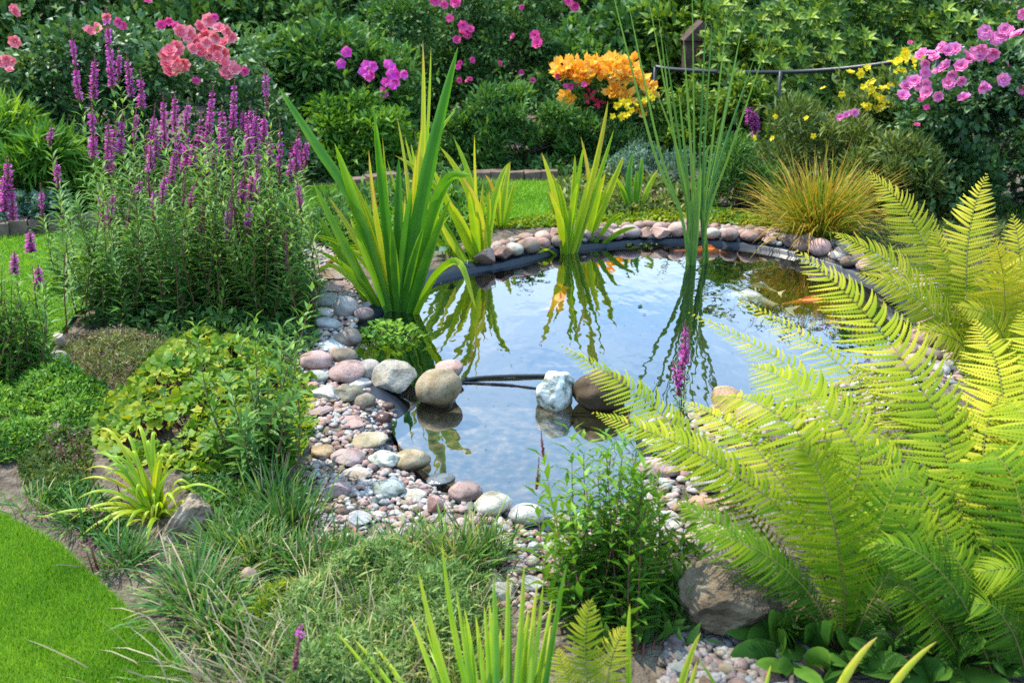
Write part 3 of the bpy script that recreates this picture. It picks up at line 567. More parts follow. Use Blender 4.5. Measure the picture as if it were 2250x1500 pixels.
def frond_geo(pts, maxw, t0, face=.6, npair=46, droop=.24, K=13, prof=None):
    npair = int(npair*1.22); maxw *= .76; t0 += rng.normal(-.08, .07); bend = rng.uniform(.3, .55); droop *= rng.uniform(1.0, 1.9)
    c = spline(pts, 160); seg = np.r_[0, np.cumsum(np.linalg.norm(np.diff(c, axis=0), axis=1))]; Lf = seg[-1]
    u = np.linspace(0, 1, 140)*Lf; c = np.column_stack([np.interp(u, seg, c[:, k]) for k in range(3)]); tgt = tangents(c)
    nn_ = Zv*(1-face)+tocam(c[70])*face; S = unit(np.cross(tgt, nn_)); N = np.cross(S, tgt)
    s = np.linspace(.07, .995, npair); ix = s*139; i0 = ix.astype(int)
    B = MB(); r = np.linspace(0, 1, K+1); allV, allF, allT = [], [], []; off = 0
    for sg in (-1, 1):
        for k in range(npair):
            i = min(139, max(0, int(ix[k]+sg*.3))); ln = maxw*np.interp(s[k], PS if prof is None else prof[0], PL if prof is None else prof[1])*rng.uniform(.9, 1.07)
            if ln < .004: continue
            al = R(8+34*s[k]**3+rng.normal(0, 4)); d = S[i]*sg*math.cos(al)+tgt[i]*math.sin(al)
            cu = -Zv*droop*rng.uniform(.6, 1.4)+tgt[i]*bend+N[i]*rng.normal(0, .07)
            m_ = c[i]+np.outer(r, d)*ln+np.outer(r**2, cu)*ln
            side = unit(np.cross(N[i], d)); pw = np.clip(min(.056*ln+.003, Lf/npair*.50), .0025, .0095)
            rm = (r[:-1]+r[1:])/2+.35/K; wv = pw*np.interp(rm, [0, .15, .5, .85, 1.1], [.75, 1, .9, .5, .1])
            mid = (m_[:-1]+m_[1:])/2+(m_[1:]-m_[:-1])*.45+N[i]*.0
            dn = N[i]*wv[:, None]*.55; la, lb = mid+side*wv[:, None]-dn, mid-side*wv[:, None]-dn; no_ = m_[1:-1]+(m_[2:]-m_[1:-1])*.3; nw = (wv[1:]*.5)[:, None]*side; na, nb = no_+nw, no_-nw
            V = np.vstack([m_, la, lb, na, nb]); a = np.arange(K); q = np.arange(K-1); A0, B0, C0, D0_ = K+1, 2*K+1, 3*K+1, 4*K
            F = np.vstack([np.column_stack([a, a+1, A0+a]), np.column_stack([a+1, a, B0+a]), np.column_stack([A0+q, q+1, C0+q]), np.column_stack([C0+q, q+1, A0+q+1]), np.column_stack([q+1, B0+q, D0_+q]), np.column_stack([q+1, D0_+q, B0+q+1])])
            tt = np.clip(t0+.44*(s[k]-.62)+rng.normal(0, .09)+np.r_[r*.1, rm*.14, rm*.14, rm[1:]*.14, rm[1:]*.14], 0, 1)  # greener foot, yellower tip; shade inside the fern also painted by this tint
            allV.append(V); allF.append(F+off); allT.append(tt); off += len(V)
    return (np.vstack(allV), np.vstack(allF), np.concatenate(allT)), c, Lf
def fern(name, label, base, fronds, group='ferns beside the pond'):
    o = G(*base, .08); t = T(name, label, 'fern', tuple(o), group)
    for pts, D1, maxw, tint, face, np_ in fronds:  # inner and lower fronds get a low tint that paints their shade
        D0 = G(*pts[0], .10)[1]; q = pxline(pts, D0, D1); g, c, Lf = frond_geo(q, maxw, tint, face, np_)
        f = part('frond', MB().add(g).build('frond', M['fern_leaf'], o), t)
        k = len(c); part('rachis', MB().add(tube(c[::5], np.interp(np.linspace(0, 1, len(c[::5])), [0, .5, 1], [.0030, .0015, .0006]), 5, np.linspace(.15, .75, len(c[::5]))[np.arange(len(c[::5])*5)//5])).build('rachis', M['fern_rachis'], o), f)
    return t
def leafy_stem(c, L, npair, t=.5, wr=.22, up=.55, s0=.1, s1=.98, lm=0, sm=1, rad=.0035, shrink=.45, whorl=2):
    """stem with opposite narrow leaves along the line c -> MB with leaf = material lm, stem = material sm"""
    b = MB(); c = spline(c, 24); tg_ = tangents(c); s = np.linspace(s0, s1, npair); k = np.minimum((s*23).astype(int), 23)
    A = unit(np.cross(tg_[k], [1, .3, 0])); Bv = np.cross(tg_[k], A); f = s*23-k; p = c[k]+(c[np.minimum(k+1, 23)]-c[k])*f[:, None]
    ps, ds, ls = [], [], []
    for w in range(whorl):
        ph = np.arange(npair)*1.571+rng.normal(0, .35, npair)+w*2*math.pi/whorl
        d = (A*np.cos(ph)[:, None]+Bv*np.sin(ph)[:, None])+tg_[k]*(up+.5*s[:, None]**2)+rng.normal(0, .12, (npair, 3)); ps.append(p); ds.append(d)
        ls.append(L*(1-shrink*s)*rng.uniform(.75, 1.15, npair))
    ps, ds, ls = np.vstack(ps), unit(np.vstack(ds)), np.concatenate(ls); tk = np.tile(tg_[k], (whorl, 1))
    b.add(leafset(ps, ds, tk, ls, ls*wr, np.clip(np.tile(s, whorl)*.35+t-.2+rng.normal(0, .12, len(ls)), 0, 1), .2, rng.uniform(.05, .35, len(ls))[:, None]), lm)
    b.add(tube(c[::3], np.linspace(rad, rad*.35, len(c[::3])), 5, .5), sm); return b
def spike_mesh(bloom, seed):
    r = np.random.default_rng(seed); b = MB(); z = np.linspace(0, .2, 26); c = np.column_stack([np.sin(z*20+seed)*.002, np.cos(z*17)*.002, z])
    b.add(tube(c, np.linspace(.0045, .001, 26), 5, .5), 1)
    for k in range(26):
        s = k/25; n_ = 7; ph = r.uniform(0, 6.3, n_); d = np.column_stack([np.cos(ph), np.sin(ph), r.uniform(.3, 1.1, n_)]); rad = .010*(1-.75*s)+.002
        b.add(leafset(np.tile(c[k], (n_, 1)), d, np.tile([0, 0, 1.], (n_, 1))+r.normal(0, .3, (n_, 3)), rad*1.3, rad*.9, r.uniform(.2, .9, n_)), 1)
        if bloom[0] < s+r.normal(0, .05) < bloom[1] and r.random() < .62:
            n_ = 9; ph = r.uniform(0, 6.3, n_); d = np.column_stack([np.cos(ph), np.sin(ph), r.uniform(-.2, .8, n_)]); q = c[k]+unit(d)*.006
            b.add(leafset(q, d+r.normal(0, .4, (n_, 3)), r.normal(size=(n_, 3)), r.uniform(.012, .021, n_)*(1.15-.5*s), r.uniform(.007, .012, n_), r.uniform(.1, .9, n_), .1, .1), 0)
    return b.build('flower_spike', [M['magenta'], M['calyx']])
SPK = {'bloom': [spike_mesh((.0, .8), i) for i in range(3)], 'half': [spike_mesh((.28, .72), 10+i) for i in range(3)], 'spent': [spike_mesh((.75, .83), 20+i) for i in range(2)]}
def spike(parent, o, top, foot, kind, wide=1.):
    d = Vector(top-foot); L = d.length; q = d.to_track_quat('Z', 'Y').to_euler(); w = wide*rng.uniform(.9, 1.15)
    return part('flower_spike', SPK[kind][int(rng.integers(len(SPK[kind])))], parent, tuple(foot-o), tuple(q), (w, w, L/.2))
def lumps_of(w, dp, H, k, lo=.0):
    out = []
    while len(out) < k:
        q = rng.uniform(-1, 1, 3); q[2] = abs(q[2])*(1-lo)+lo; r = (q[0]**2+q[1]**2)**.5
        if .35 < (r**2.4+q[2]**2.4) < 1: out.append(q*[w/2, dp/2, H])
    return np.array(out)
def shrub(name, label, cat, u, D, wpx, vtop, dp, nleaf, L, mat, group=None, wr=.5, k=34, zb=.08, lr=.20, up=.35, lo=.05, flowers=(), stemm='wood_stem', fl=.2, vb=None):
    c = P(u, 600, D); c = np.array([c[0], D, zb]); c[0] = (u-1125)/FPX*((D)*math.cos(PITCH)+(CAMH-.6)*math.sin(PITCH)); m = ((D)*math.cos(PITCH)+(CAMH-.6)*math.sin(PITCH))/FPX
    w = wpx*m; H = max(.1, P(u, vtop, D)[2]-zb); t = T(name, label, cat, tuple(c), group); lp = lumps_of(w, dp, H*.93, k, lo); rr = lr*(w*H*dp)**(1/3)*1.1
    which = rng.integers(0, k, nleaf); e = rdir(nleaf); rad = rng.random(nleaf)**.45; rl = rr*rng.uniform(.6, 1.25, k)
    p = lp[which]+e*(rad*rl[which])[:, None]*[1, 1, .8]; p[:, 2] = np.abs(p[:, 2]); p[:, 2] = np.where(p[:, 2] > H, 2*H-p[:, 2], p[:, 2])
    d = e+rng.normal(0, .45, (nleaf, 3))+Zv*up; nrm = e*.4+Zv*.9+rng.normal(0, .45, (nleaf, 3)); l = L*rng.uniform(.6, 1.25, nleaf)
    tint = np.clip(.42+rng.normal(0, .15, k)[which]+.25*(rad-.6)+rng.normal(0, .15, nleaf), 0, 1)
    ns = max(6, nleaf//260); k0 = rng.integers(0, k, ns); e0 = unit(rdir(ns)*[1, 1, .5]+[0, 0, .55]); q0 = lp[k0]+e0*(rl[k0]*.8)[:, None]; ln = rng.uniform(.10, .30, ns)*min(1.2, H+.2); sh = rng.random((ns, 12))     # stray shoots break the outline
    pp = (q0[:, None]+(e0+rng.normal(0, .15, (ns, 3)))[:, None]*(sh*ln[:, None])[:, :, None]).reshape(-1, 3); dd_ = np.repeat(e0, 12, 0)*.9+rdir(ns*12); l2 = L*rng.uniform(.5, 1.0, ns*12)
    keep = (pp[:, 2] > .02) & (pp[:, 2] < H*1.12); pp, dd_, l2 = pp[keep], dd_[keep], l2[keep]; m2 = len(pp)
    p = np.vstack([p, pp]); d = np.vstack([d, dd_]); nrm = np.vstack([nrm, Zv+rng.normal(0, .5, (m2, 3))]); l = np.r_[l, l2]; tint = np.clip(np.r_[tint, rng.normal(.62, .15, m2)], 0, 1); nleaf = len(p)
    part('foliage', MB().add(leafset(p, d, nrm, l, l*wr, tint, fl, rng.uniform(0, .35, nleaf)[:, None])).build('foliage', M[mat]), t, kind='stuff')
    b = MB()
    for j in range(min(k, 16)): b.add(tube(bez([rng.normal(0, .04, 3)*[1, 1, 0], lp[j]*[.3, .3, .6], lp[j]], 7), np.linspace(.011, .003, 7), 5))
    part('stem', b.build('stem', M[stemm]), t, kind='stuff')
    return t, c
def bloom_mesh(mat, seed, rings=((5, .35, .9), (6, .7, .6), (7, 1., .25)), wr=.95, centre=None):
    r = np.random.default_rng(seed); b = MB()
    for n_, rad, el in rings:
        ph = np.arange(n_)*2*math.pi/n_+r.uniform(0, 6); d = np.column_stack([np.cos(ph), np.sin(ph), np.full(n_, el)])+r.normal(0, .1, (n_, 3))
        b.add(leafset(d*[.05, .05, .0], d, np.tile([0, 0, 1.], (n_, 1))-d*.4, rad, rad*wr*1.12, np.clip(r.normal(.5+.3*(rad-.6), .15, n_), 0, 1), .09, -.16*el-.02, .6))
    if centre: b.add((ico(1)[0]*.14+[0, 0, .12], ico(1)[1], .5), 1)
    return b.build('flower', [M[mat], M[centre or mat]])
BL = {'rose': [bloom_mesh('coral', i) for i in range(3)], 'pinkrose': [bloom_mesh('pink', 5+i) for i in range(3)], 'climber': [bloom_mesh('hotpink', 9+i) for i in range(2)],
      'phlox': [bloom_mesh('phlox', 20+i, ((5, 1, .25), (5, .8, .5))) for i in range(2)], 'lily': [bloom_mesh('orange', 30+i, ((3, 1., .75), (3, 1.05, .55), (3, .8, 1.3)), .55, 'yellow') for i in range(3)],
      'redlily': [bloom_mesh('red', 40, ((3, 1., .6), (3, 1, .4)), .42)], 'yellow': [bloom_mesh('yellow', 50+i, ((5, 1, .3), (5, .7, .7)), .7) for i in range(2)]}
def flowers(t, c, kind, pts, D, rpx, name='flower', jd=.12, face=.75):
    for u, v in pts:
        p = P(u+rng.normal(0, 2), v+rng.normal(0, 2), D+rng.uniform(-jd, jd)); m = mpp(p); d = Vector(toCam_mix(p, face)); q = d.to_track_quat('Z', 'Y').to_euler()
        part(name, BL[kind][int(rng.integers(len(BL[kind])))], t, tuple(p-c), tuple(q), rpx*m*rng.uniform(.8, 1.2))
def toCam_mix(p, f): return unit(tocam(p)*f+Zv*(1-f)*1.2+rng.normal(0, .35, 3))
def tuft(name, label, cat, base, n, L, Wd, mat, spread=.6, t=.4, r=.05, group=None, zb=None, droop=.35, lean=(0, 0), ts=.18, dry=0):
    o = G(*base, .08); o[2] = zb if zb is not None else float(zground(o[0], o[1])); th = T(name, label, cat, tuple(o), group)
    b = np.column_stack([rng.normal(0, r, (n, 2)), np.zeros(n)]); d = np.column_stack([b[:, 0]/r*spread*.5+rng.normal(0, spread*.5, n)+lean[0], b[:, 1]/r*spread*.5+rng.normal(0, spread*.5, n)+lean[1], np.ones(n)])
    ll_ = L*rng.uniform(.5, 1.1, n)
    part('blades', MB().add(grassblades(b, d, ll_, Wd, droop*rng.uniform(.4, 1.4, n), np.clip(rng.normal(t, ts, n), 0, 1))).build('blades', M[mat]), th, kind='stuff')
    if dry: part('dry_blades', MB().add(grassblades(b[:dry], d[:dry]+rng.normal(0, .2, (dry, 3)), ll_[:dry]*1.1, Wd*.8, .3, np.clip(rng.normal(.5, .2, dry), 0, 1))).build('dry_blades', M['dry_leaf']), th, kind='stuff')
    return th
def mat_plant(name, label, cat, px, n, L, H, mat, wr=.3, t=.5, group=None, lay=.5, droop=.2, z0=.08, blade=False):
    """low ground cover over the area outlined in px; one plant"""
    poly = np.array([G(u, v, z0)[:2] for u, v in px]); ctr = poly.mean(0); o = np.array([*ctr, z0]); th = T(name, label, cat, tuple(o), group)
    q = poly.min(0)+rng.random((n*4, 2))*(poly.max(0)-poly.min(0)); q = q[inpoly(q[:, 0], q[:, 1], poly)][:n]; n = len(q)
    hump = H*(.55+.3*np.sin(q[:, 0]*14+1)*np.sin(q[:, 1]*11)+.15*np.sin(q[:, 0]*37)*np.sin(q[:, 1]*31)); ed = np.clip(pdist(q[:, 0], q[:, 1], poly)/.10, .15, 1)
    b = np.column_stack([q-ctr, hump*ed*rng.random(n)**.5]); d = rdir(n)+Zv*lay; l = L*rng.uniform(.6, 1.3, n); tt = np.clip(rng.normal(t, .18, n)+.15*np.sin(q[:, 0]*8)*np.sin(q[:, 1]*9), 0, 1)
    g = grassblades(b, d, l, l*wr, droop, tt) if blade else leafset(b, d, Zv+rng.normal(0, .5, (n, 3)), l, l*wr, tt)
    part('foliage', MB().add(g).build('foliage', M[mat]), th, kind='stuff'); return th, o

# ================================================================ BACKGROUND BORDER
GR = 'shrubs in the border behind the pond'
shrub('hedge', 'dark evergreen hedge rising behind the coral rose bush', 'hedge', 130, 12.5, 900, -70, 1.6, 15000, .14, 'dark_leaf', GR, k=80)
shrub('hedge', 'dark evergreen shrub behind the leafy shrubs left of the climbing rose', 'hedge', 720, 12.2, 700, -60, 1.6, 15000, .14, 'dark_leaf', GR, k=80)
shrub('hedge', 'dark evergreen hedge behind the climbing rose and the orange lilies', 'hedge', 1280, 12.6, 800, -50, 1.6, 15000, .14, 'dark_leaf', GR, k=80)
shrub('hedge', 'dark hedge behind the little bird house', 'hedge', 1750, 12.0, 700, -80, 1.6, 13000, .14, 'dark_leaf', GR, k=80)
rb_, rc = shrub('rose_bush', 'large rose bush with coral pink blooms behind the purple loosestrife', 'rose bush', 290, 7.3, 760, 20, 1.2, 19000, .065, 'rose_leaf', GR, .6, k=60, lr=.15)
flowers(rb_, rc, 'rose', [(395,70),(415,75),(440,60),(460,45),(480,65),(500,70),(505,85),(490,95),(470,100),(450,95),(430,95),(420,110),(440,115),(460,120),(480,125),(495,140),(510,145),(515,155),(500,165),(490,160),(475,112),(485,115),(375,110),(390,105),(360,125),(370,140),(385,130),(400,140),(375,155),(395,150),(365,120),(430,80),(475,80),(455,78)], 6.6, 17)
flowers(rb_, rc, 'climber', [(355,55),(370,50),(385,60),(455,38),(472,40),(325,5),(262,45),(270,60),(430,178),(540,155)], 6.7, 11)
flowers(rb_, rc, 'rose', [(200,65),(215,68),(208,58),(235,45),(30,22),(36,28),(33,92),(12,130),(20,155),(5,140),(22,132)], 6.6, 13)
shrub('shrub', 'bright narrow leaved plant between the rose bush and the stone edging', 'shrub', 40, 6.45, 330, 250, .5, 4200, .15, 'bright_leaf', GR, .16, k=22, up=.8)
shrub('shrub', 'yellow green tuft of narrow leaves above the purple flowers at the lawn edge', 'shrub', 20, 6.2, 130, 300, .3, 900, .12, 'bright_leaf', GR, .15, k=10, up=1)
shrub('shrub', 'blue grey leafy plant by the stone edging of the border', 'shrub', 60, 6.05, 170, 430, .3, 900, .06, 'blue_leaf', GR, .4, k=10)
s_, c_ = shrub('shrub', 'leafy green shrub with pink phlox heads in front of the dark evergreen', 'shrub', 730, 8.7, 420, 40, .9, 10500, .095, 'mid_leaf', GR, .4, k=44, up=.5, lr=.16)
flowers(s_, c_, 'phlox', [(805,145),(798,160),(815,150),(810,165),(855,145),(860,165),(870,160),(850,180),(845,200),(880,165),(862,150),(868,178),(750,140),(762,115),(858,190)], 8.15, 13)
shrub('shrub', 'olive green twiggy shrub behind the pink phlox heads', 'shrub', 870, 10.0, 330, -30, .8, 9000, .07, 'mid_leaf', GR, .5, k=36)
shrub('shrub', 'low leafy plant with white green leaves under the pink phlox', 'shrub', 760, 8.0, 300, 215, .5, 5500, .08, 'bright_leaf', GR, .35, k=26, up=.4)
t_, c_ = shrub('climbing_rose', 'dark climbing rose column with hot pink blooms in the middle of the border', 'rose', 1105, 9.7, 320, -60, .6, 13000, .06, 'dark_leaf', GR, .55, k=44, lr=.15)
flowers(t_, c_, 'climber', [(955,5),(975,15),(1000,5),(990,40),(1020,55),(1025,70),(1035,65),(1015,75),(1003,90),(1028,78),(1018,60),(1250,5),(1265,15),(1256,0),(1178,90),(1180,98),(1174,80)], 9.3, 12)
flowers(t_, c_, 'climber', [(1035,135),(1100,140),(1145,160),(1005,150),(1008,175),(1035,170),(1085,238),(1010,235),(1168,175),(1255,250),(1145,18),(1128,82),(1013,140),(1030,172)], 9.2, 7)
for px_, lab in (((1062, 0), 'left'), ((1215, 0), 'right')):
    pass
shrub('shrub', 'dense low shrub of small pale green leaves behind the back lawn', 'shrub', 1130, 8.15, 400, 190, .6, 13000, .07, 'mid_leaf', GR, .34, k=46, up=.9, lr=.15)
shrub('shrub', 'dark broad leaved shrub behind the orange lilies', 'shrub', 1360, 10.4, 330, -20, .8, 8000, .11, 'mid_leaf', GR, .55, k=34)
shrub('shrub', 'pale leaved shrub between the orange lilies and the bird house', 'shrub', 1500, 10.2, 260, -25, .7, 6500, .11, 'laurel_leaf', GR, .5, k=26)
l_, lc = shrub('lily', 'tall orange lily clump with dense flower heads beside the climbing rose', 'lily', 1330, 8.8, 250, 150, .5, 6500, .09, 'dark_leaf', None, .3, k=26, up=.7, stemm='stem_green')
lp_ = [(1225+ (i%12)*15+rng.normal(0, 3), 138+(i//12)*16+rng.normal(0, 4)) for i in range(36)]+[(1240,160),(1262,175),(1275,180),(1290,172),(1370,165),(1385,172),(1230,170),(1345,205),(1358,196),(1370,208),(1382,215),(1350,215),(1362,216),(1238,212),(1248,216),(1405,178),(1418,190),(1428,200),(1412,182),(1422,205),(1290,150),(1320,158),(1405,245)]
flowers(l_, lc, 'lily', lp_, 8.4, 24, 'flower', .1, .5)
flowers(l_, lc, 'redlily', [(1300,208),(1312,218),(1318,228),(1296,214),(1308,226)], 8.3, 13)
flowers(l_, lc, 'climber', [(1240,185),(1252,190),(1270,188),(1282,190),(1225,168),(1240,240),(1275,270),(1248,243)], 8.3, 7)
y_, yc = shrub('shrub', 'yellow flowered plant below the orange lilies', 'plant', 1395, 8.3, 150, 225, .35, 2200, .05, 'mid_leaf', GR, .3, k=18, up=.7, stemm='stem_green')
flowers(y_, yc, 'yellow', [(1352,235),(1362,228),(1370,222),(1375,238),(1385,225),(1388,240),(1372,255),(1366,258),(1345,255),(1395,232),(1430,205),(1425,215),(1415,222),(1435,215)], 8.0, 9)
GH = 'laurel hedge sections'
h_, hc = shrub('laurel_hedge', 'glossy laurel hedge above the black rail behind the pink roses', 'hedge', 1990, 9.3, 860, -190, 1.1, 11000, .10, 'mid_leaf', None, .42, k=60, lr=.14)
wm = []
for i in range(4):
    b = MB(); n_ = 11; ph = np.arange(n_)*2.4; el = np.linspace(.15, 1.6, n_); d = np.column_stack([np.cos(ph), np.sin(ph), el])
    b.add(leafset(np.zeros((n_, 3)), d, np.tile([0, 0, 1.], (n_, 1)), np.linspace(.135, .075, n_)*rng.uniform(.85, 1.1, n_), np.linspace(.055, .03, n_), np.clip(np.linspace(.2, .95, n_)+rng.normal(0, .1, n_)-.1*(i % 2), 0, 1), .15, .22)); wm.append(b.build('leaf_whorl', M['laurel_leaf']))
for i in range(290):
    u, v = rng.uniform(1560, 2260), rng.uniform(-30, 300); 
    if v > 150+(2000-u)*.25+40 or (u < 1640 and v < 40): 
        if rng.random() < .6: continue
    p = P(u, v, 8.75-.0012*v+rng.uniform(-.16, .10)+.12*math.sin(u*.02)*math.sin(v*.03)); d = unit(np.array([rng.normal(0, .35), -.75, .75+rng.normal(0, .3)])); q = Vector(d).to_track_quat('Z', 'Y').to_euler(); q[2] += rng.uniform(0, 6)
    part('leaf_whorl', wm[int(rng.integers(4))], h_, tuple(p-hc), (Vector(d).to_track_quat('Z', 'Y')).to_euler(), rng.uniform(.7, 1.1))
shrub('shrub', 'yellow green variegated shrub behind the bulrush stems', 'shrub', 1610, 9.2, 190, 40, .5, 3600, .095, 'laurel_leaf', GR, .42, k=20)
shrub('shrub', 'small dark leaved shrub under the black rail by the bulrush', 'shrub', 1600, 8.3, 300, 165, .5, 6000, .075, 'laurel_leaf', GR, .45, k=28)
# bird house
hb = P(1532, 150, 9.6); m_ = mpp(hb); bh = T('bird_house', 'small brown wooden bird house on a post between the leaves', 'bird house', (hb[0], hb[1], .08)); zz = hb[2]-.08
M['darkwood'] = rough_mat('dark_wood', [(.3, (.05, .03, .022)), (.7, (.12, .07, .05))], 20); M['ochre'] = plain('ochre_wood', (.30, .15, .03), .8)
def boxg(x0, x1, y0, y1, z0, z1, t=.5):
    V = np.array([[x, y, z] for x in (x0, x1) for y in (y0, y1) for z in (z0, z1)]); F = [[0,1,3],[0,3,2],[4,6,7],[4,7,5],[0,4,5],[0,5,1],[2,3,7],[2,7,6],[0,2,6],[0,6,4],[1,5,7],[1,7,3]]
    return V, np.array(F), t
w_ = 32*m_; part('body', MB().add(boxg(-w_, w_, -w_*.8, w_*.8, zz, zz+60*m_)).build('body', M['darkwood'], smooth=False), bh)
V = np.array([[-w_*1.2, -w_, zz+60*m_], [0, -w_, zz+100*m_], [w_*1.2, -w_, zz+60*m_], [-w_*1.2, w_, zz+60*m_], [0, w_, zz+100*m_], [w_*1.2, w_, zz+60*m_]])
part('roof', mesh('roof', V, [[0, 2, 1], [3, 4, 5], [0, 1, 4], [0, 4, 3], [1, 2, 5], [1, 5, 4], [0, 3, 5], [0, 5, 2]], [M['darkwood']], np.zeros(6), smooth=False), bh)
fr_ = MB(); e = 9*m_
for q in ((-e, -e*.7, 18*m_, 44*m_), (e*.7, e, 18*m_, 44*m_), (-e*.69, e*.69, 40*m_, 44*m_), (-e*.69, e*.69, 18*m_, 22*m_)): fr_.add(boxg(q[0], q[1], -w_*.8-.012, -w_*.8-.001, zz+q[2], zz+q[3]))
part('door_frame', fr_.build('door_frame', M['ochre'], smooth=False), bh); part('post', MB().add(tube(np.array([[0, 0, 0], [0, 0, zz]]), .03, 8)).build('post', M['darkwood']), bh)
# rail
rp = [(1440, 147, 8.7), (1480, 153, 8.6), (1600, 159, 8.4), (1750, 158, 8.2), (1900, 146, 7.9), (2060, 120, 7.6), (2170, 92, 7.4), (2290, 55, 7.2)]
rq = np.array([P(*a) for a in rp]); rl = T('metal_rail', 'black bent metal rail on posts in front of the laurel hedge', 'rail', (rq[3][0], rq[3][1], .08)); ro = np.array(rl.location)
part('top_rail', MB().add(tube(spline(rq, 50), .017, 8)).build('top_rail', M['black'], ro), rl)
for a in (0, 2, 3, 5, 7):
    q = rq[a]+([.0, .0, 0] if a != 3 else [-.12, 0.02, 0]); part('post', MB().add(tube(np.array([[q[0], q[1], .0], [q[0], q[1], q[2]]]), .016, 8)).build('post', M['black'], ro), rl)
y_, yc = shrub('loosestrife', 'tall yellow flowered plant in front of the rail beside the pink roses', 'plant', 1930, 7.3, 230, 150, .4, 5500, .08, 'olive_leaf', None, .28, k=30, up=.9, stemm='stem_green')
flowers(y_, yc, 'yellow', [(1988,108),(1985,118),(1980,128),(1992,120),(1975,135),(1955,138),(1965,140),(1995,130),(2010,135),(2012,148),(1970,155),(1985,150),(2020,160),(2025,125),(1890,165),(1905,145),(1912,185),(1895,190),(1915,195),(1925,210),(1935,215),(1945,220),(1950,232),(1935,235),(1940,195),(1955,190),(1905,232),(1890,160),(1915,205),(1920,180),(2142,100),(1810,195),(1850,212),(1865,160),(1895,232),(1930,240),(1960,195)], 7.0, 10)
p_, pc = shrub('rose_bush', 'rose bush with bright pink blooms beside the yellow flowers', 'rose bush', 2170, 6.7, 420, 75, .9, 15000, .06, 'rose_leaf', GR, .6, k=50, lr=.16)
flowers(p_, pc, 'pinkrose', [(1990,190),(2010,180),(1985,210),(2020,188),(2000,180),(2035,140),(2050,125),(2065,105),(2080,115),(2095,110),(2030,160),(2075,150),(2060,155),(2090,165),(2035,190),(2035,205),(2060,215),(2085,185),(2112,180),(2120,215),(2160,195),(2165,190),(2205,175),(2245,195),(2140,115),(2155,110),(2130,130),(2110,145),(2160,75),(2200,75),(2215,70),(2230,75),(2190,85),(2205,65),(2165,70),(2245,30),(2025,120),(2045,115),(2210,182),(2125,125),(2180,120),(2150,125),(2075,105)], 6.25, 15)
flowers(p_, pc, 'climber', [(2025,222),(2032,235),(2010,275),(2120,145),(2240,40),(2215,140),(2000,95),(2175,130)], 6.2, 7)
w1, wc = shrub('shrub', 'wispy olive plant with a few pale pink flowers behind the orange grass', 'plant', 1810, 6.9, 330, 215, .5, 8000, .07, 'olive_leaf', GR, .22, k=36, up=1.1, stemm='stem_green')
flowers(w1, wc, 'pinkrose', [(1845,258),(1855,250),(1872,247),(1880,250)], 6.5, 9); flowers(w1, wc, 'yellow', [(1706,255),(1772,262),(1785,300),(1697,300),(1655,305)], 6.5, 7)
shrub('shrub', 'grey green thin plant between the orange grass and the pink rose bush', 'plant', 1990, 6.4, 260, 300, .4, 5000, .07, 'olive_leaf', GR, .22, k=22, up=1)
shrub('shrub', 'blue grey catmint mound left of the bulrush on the far bank', 'plant', 1445, 7.3, 190, 310, .4, 3600, .035, 'blue_leaf', GR, .35, k=26, up=.8)
shrub('shrub', 'green leafy plant right of the bulrush on the far bank', 'plant', 1640, 6.7, 170, 290, .35, 3200, .06, 'mid_leaf', GR, .22, k=22, up=1)
v_, vc = shrub('loosestrife', 'single purple spike plant behind the bulrush on the far bank', 'plant', 1650, 7.2, 90, 300, .2, 700, .06, 'strife_leaf', None, .22, k=8, up=1)
for a, b_ in (((1643, 230), (1648, 275)), ((1655, 236), (1657, 300)), ((1662, 245), (1660, 290))): spike(v_, vc, P(*a, 7.1), P(*b_, 7.1), 'bloom', 1.5)
shrub('shrub', 'rusty brown low sedum on the far bank beside the catmint', 'plant', 1460, 6.75, 170, 420, .35, 1800, .03, 'dry_leaf', GR, .5, k=16)
mat_plant('creeping_plant', 'golden creeping plant along the far rim between irises and bulrush', 'ground cover', [(1060,505),(1200,474),(1370,466),(1500,462),(1680,470),(1720,505),(1600,492),(1480,487),(1350,498),(1210,500)], 5200, .035, .05, 'gold_leaf', .5, .55)
mat_plant('creeping_plant', 'low green ground cover left of the irises on the far bank', 'ground cover', [(690,520),(900,470),(1060,470),(1080,510),(980,540),(860,560),(740,560)], 6000, .07, .20, 'bright_leaf', .25, .45, None, .8)
mat_plant('creeping_plant', 'mid green leafy plants along the back lawn edge between the irises', 'ground cover', [(690,470),(900,425),(1050,415),(1060,470),(1020,500),(850,520),(700,540)], 4500, .08, .22, 'mid_leaf', .25, .5, None, .9)
mat_plant('creeping_plant', 'yellowing leafy plants right of the back lawn behind the middle iris', 'ground cover', [(1215,410),(1420,400),(1560,440),(1540,475),(1370,480),(1215,480)], 4200, .06, .17, 'olive_leaf', .35, .55, None, .7)
mat_plant('creeping_plant', 'low green carpet behind the ferns on the far side', 'ground cover', [(1700,520),(1900,500),(2250,480),(2500,480),(2500,760),(2250,760),(2080,640),(1900,560)], 5000, .05, .08, 'olive_leaf', .35, .45)
mat_plant('ground_cover', 'dark low leafy plants along the border front behind the brick edging', 'ground cover', [(480,455),(700,404),(1040,390),(1400,394),(1420,350),(1040,345),(700,350),(480,390)], 5000, .07, .14, 'dark_leaf', .4, .5)
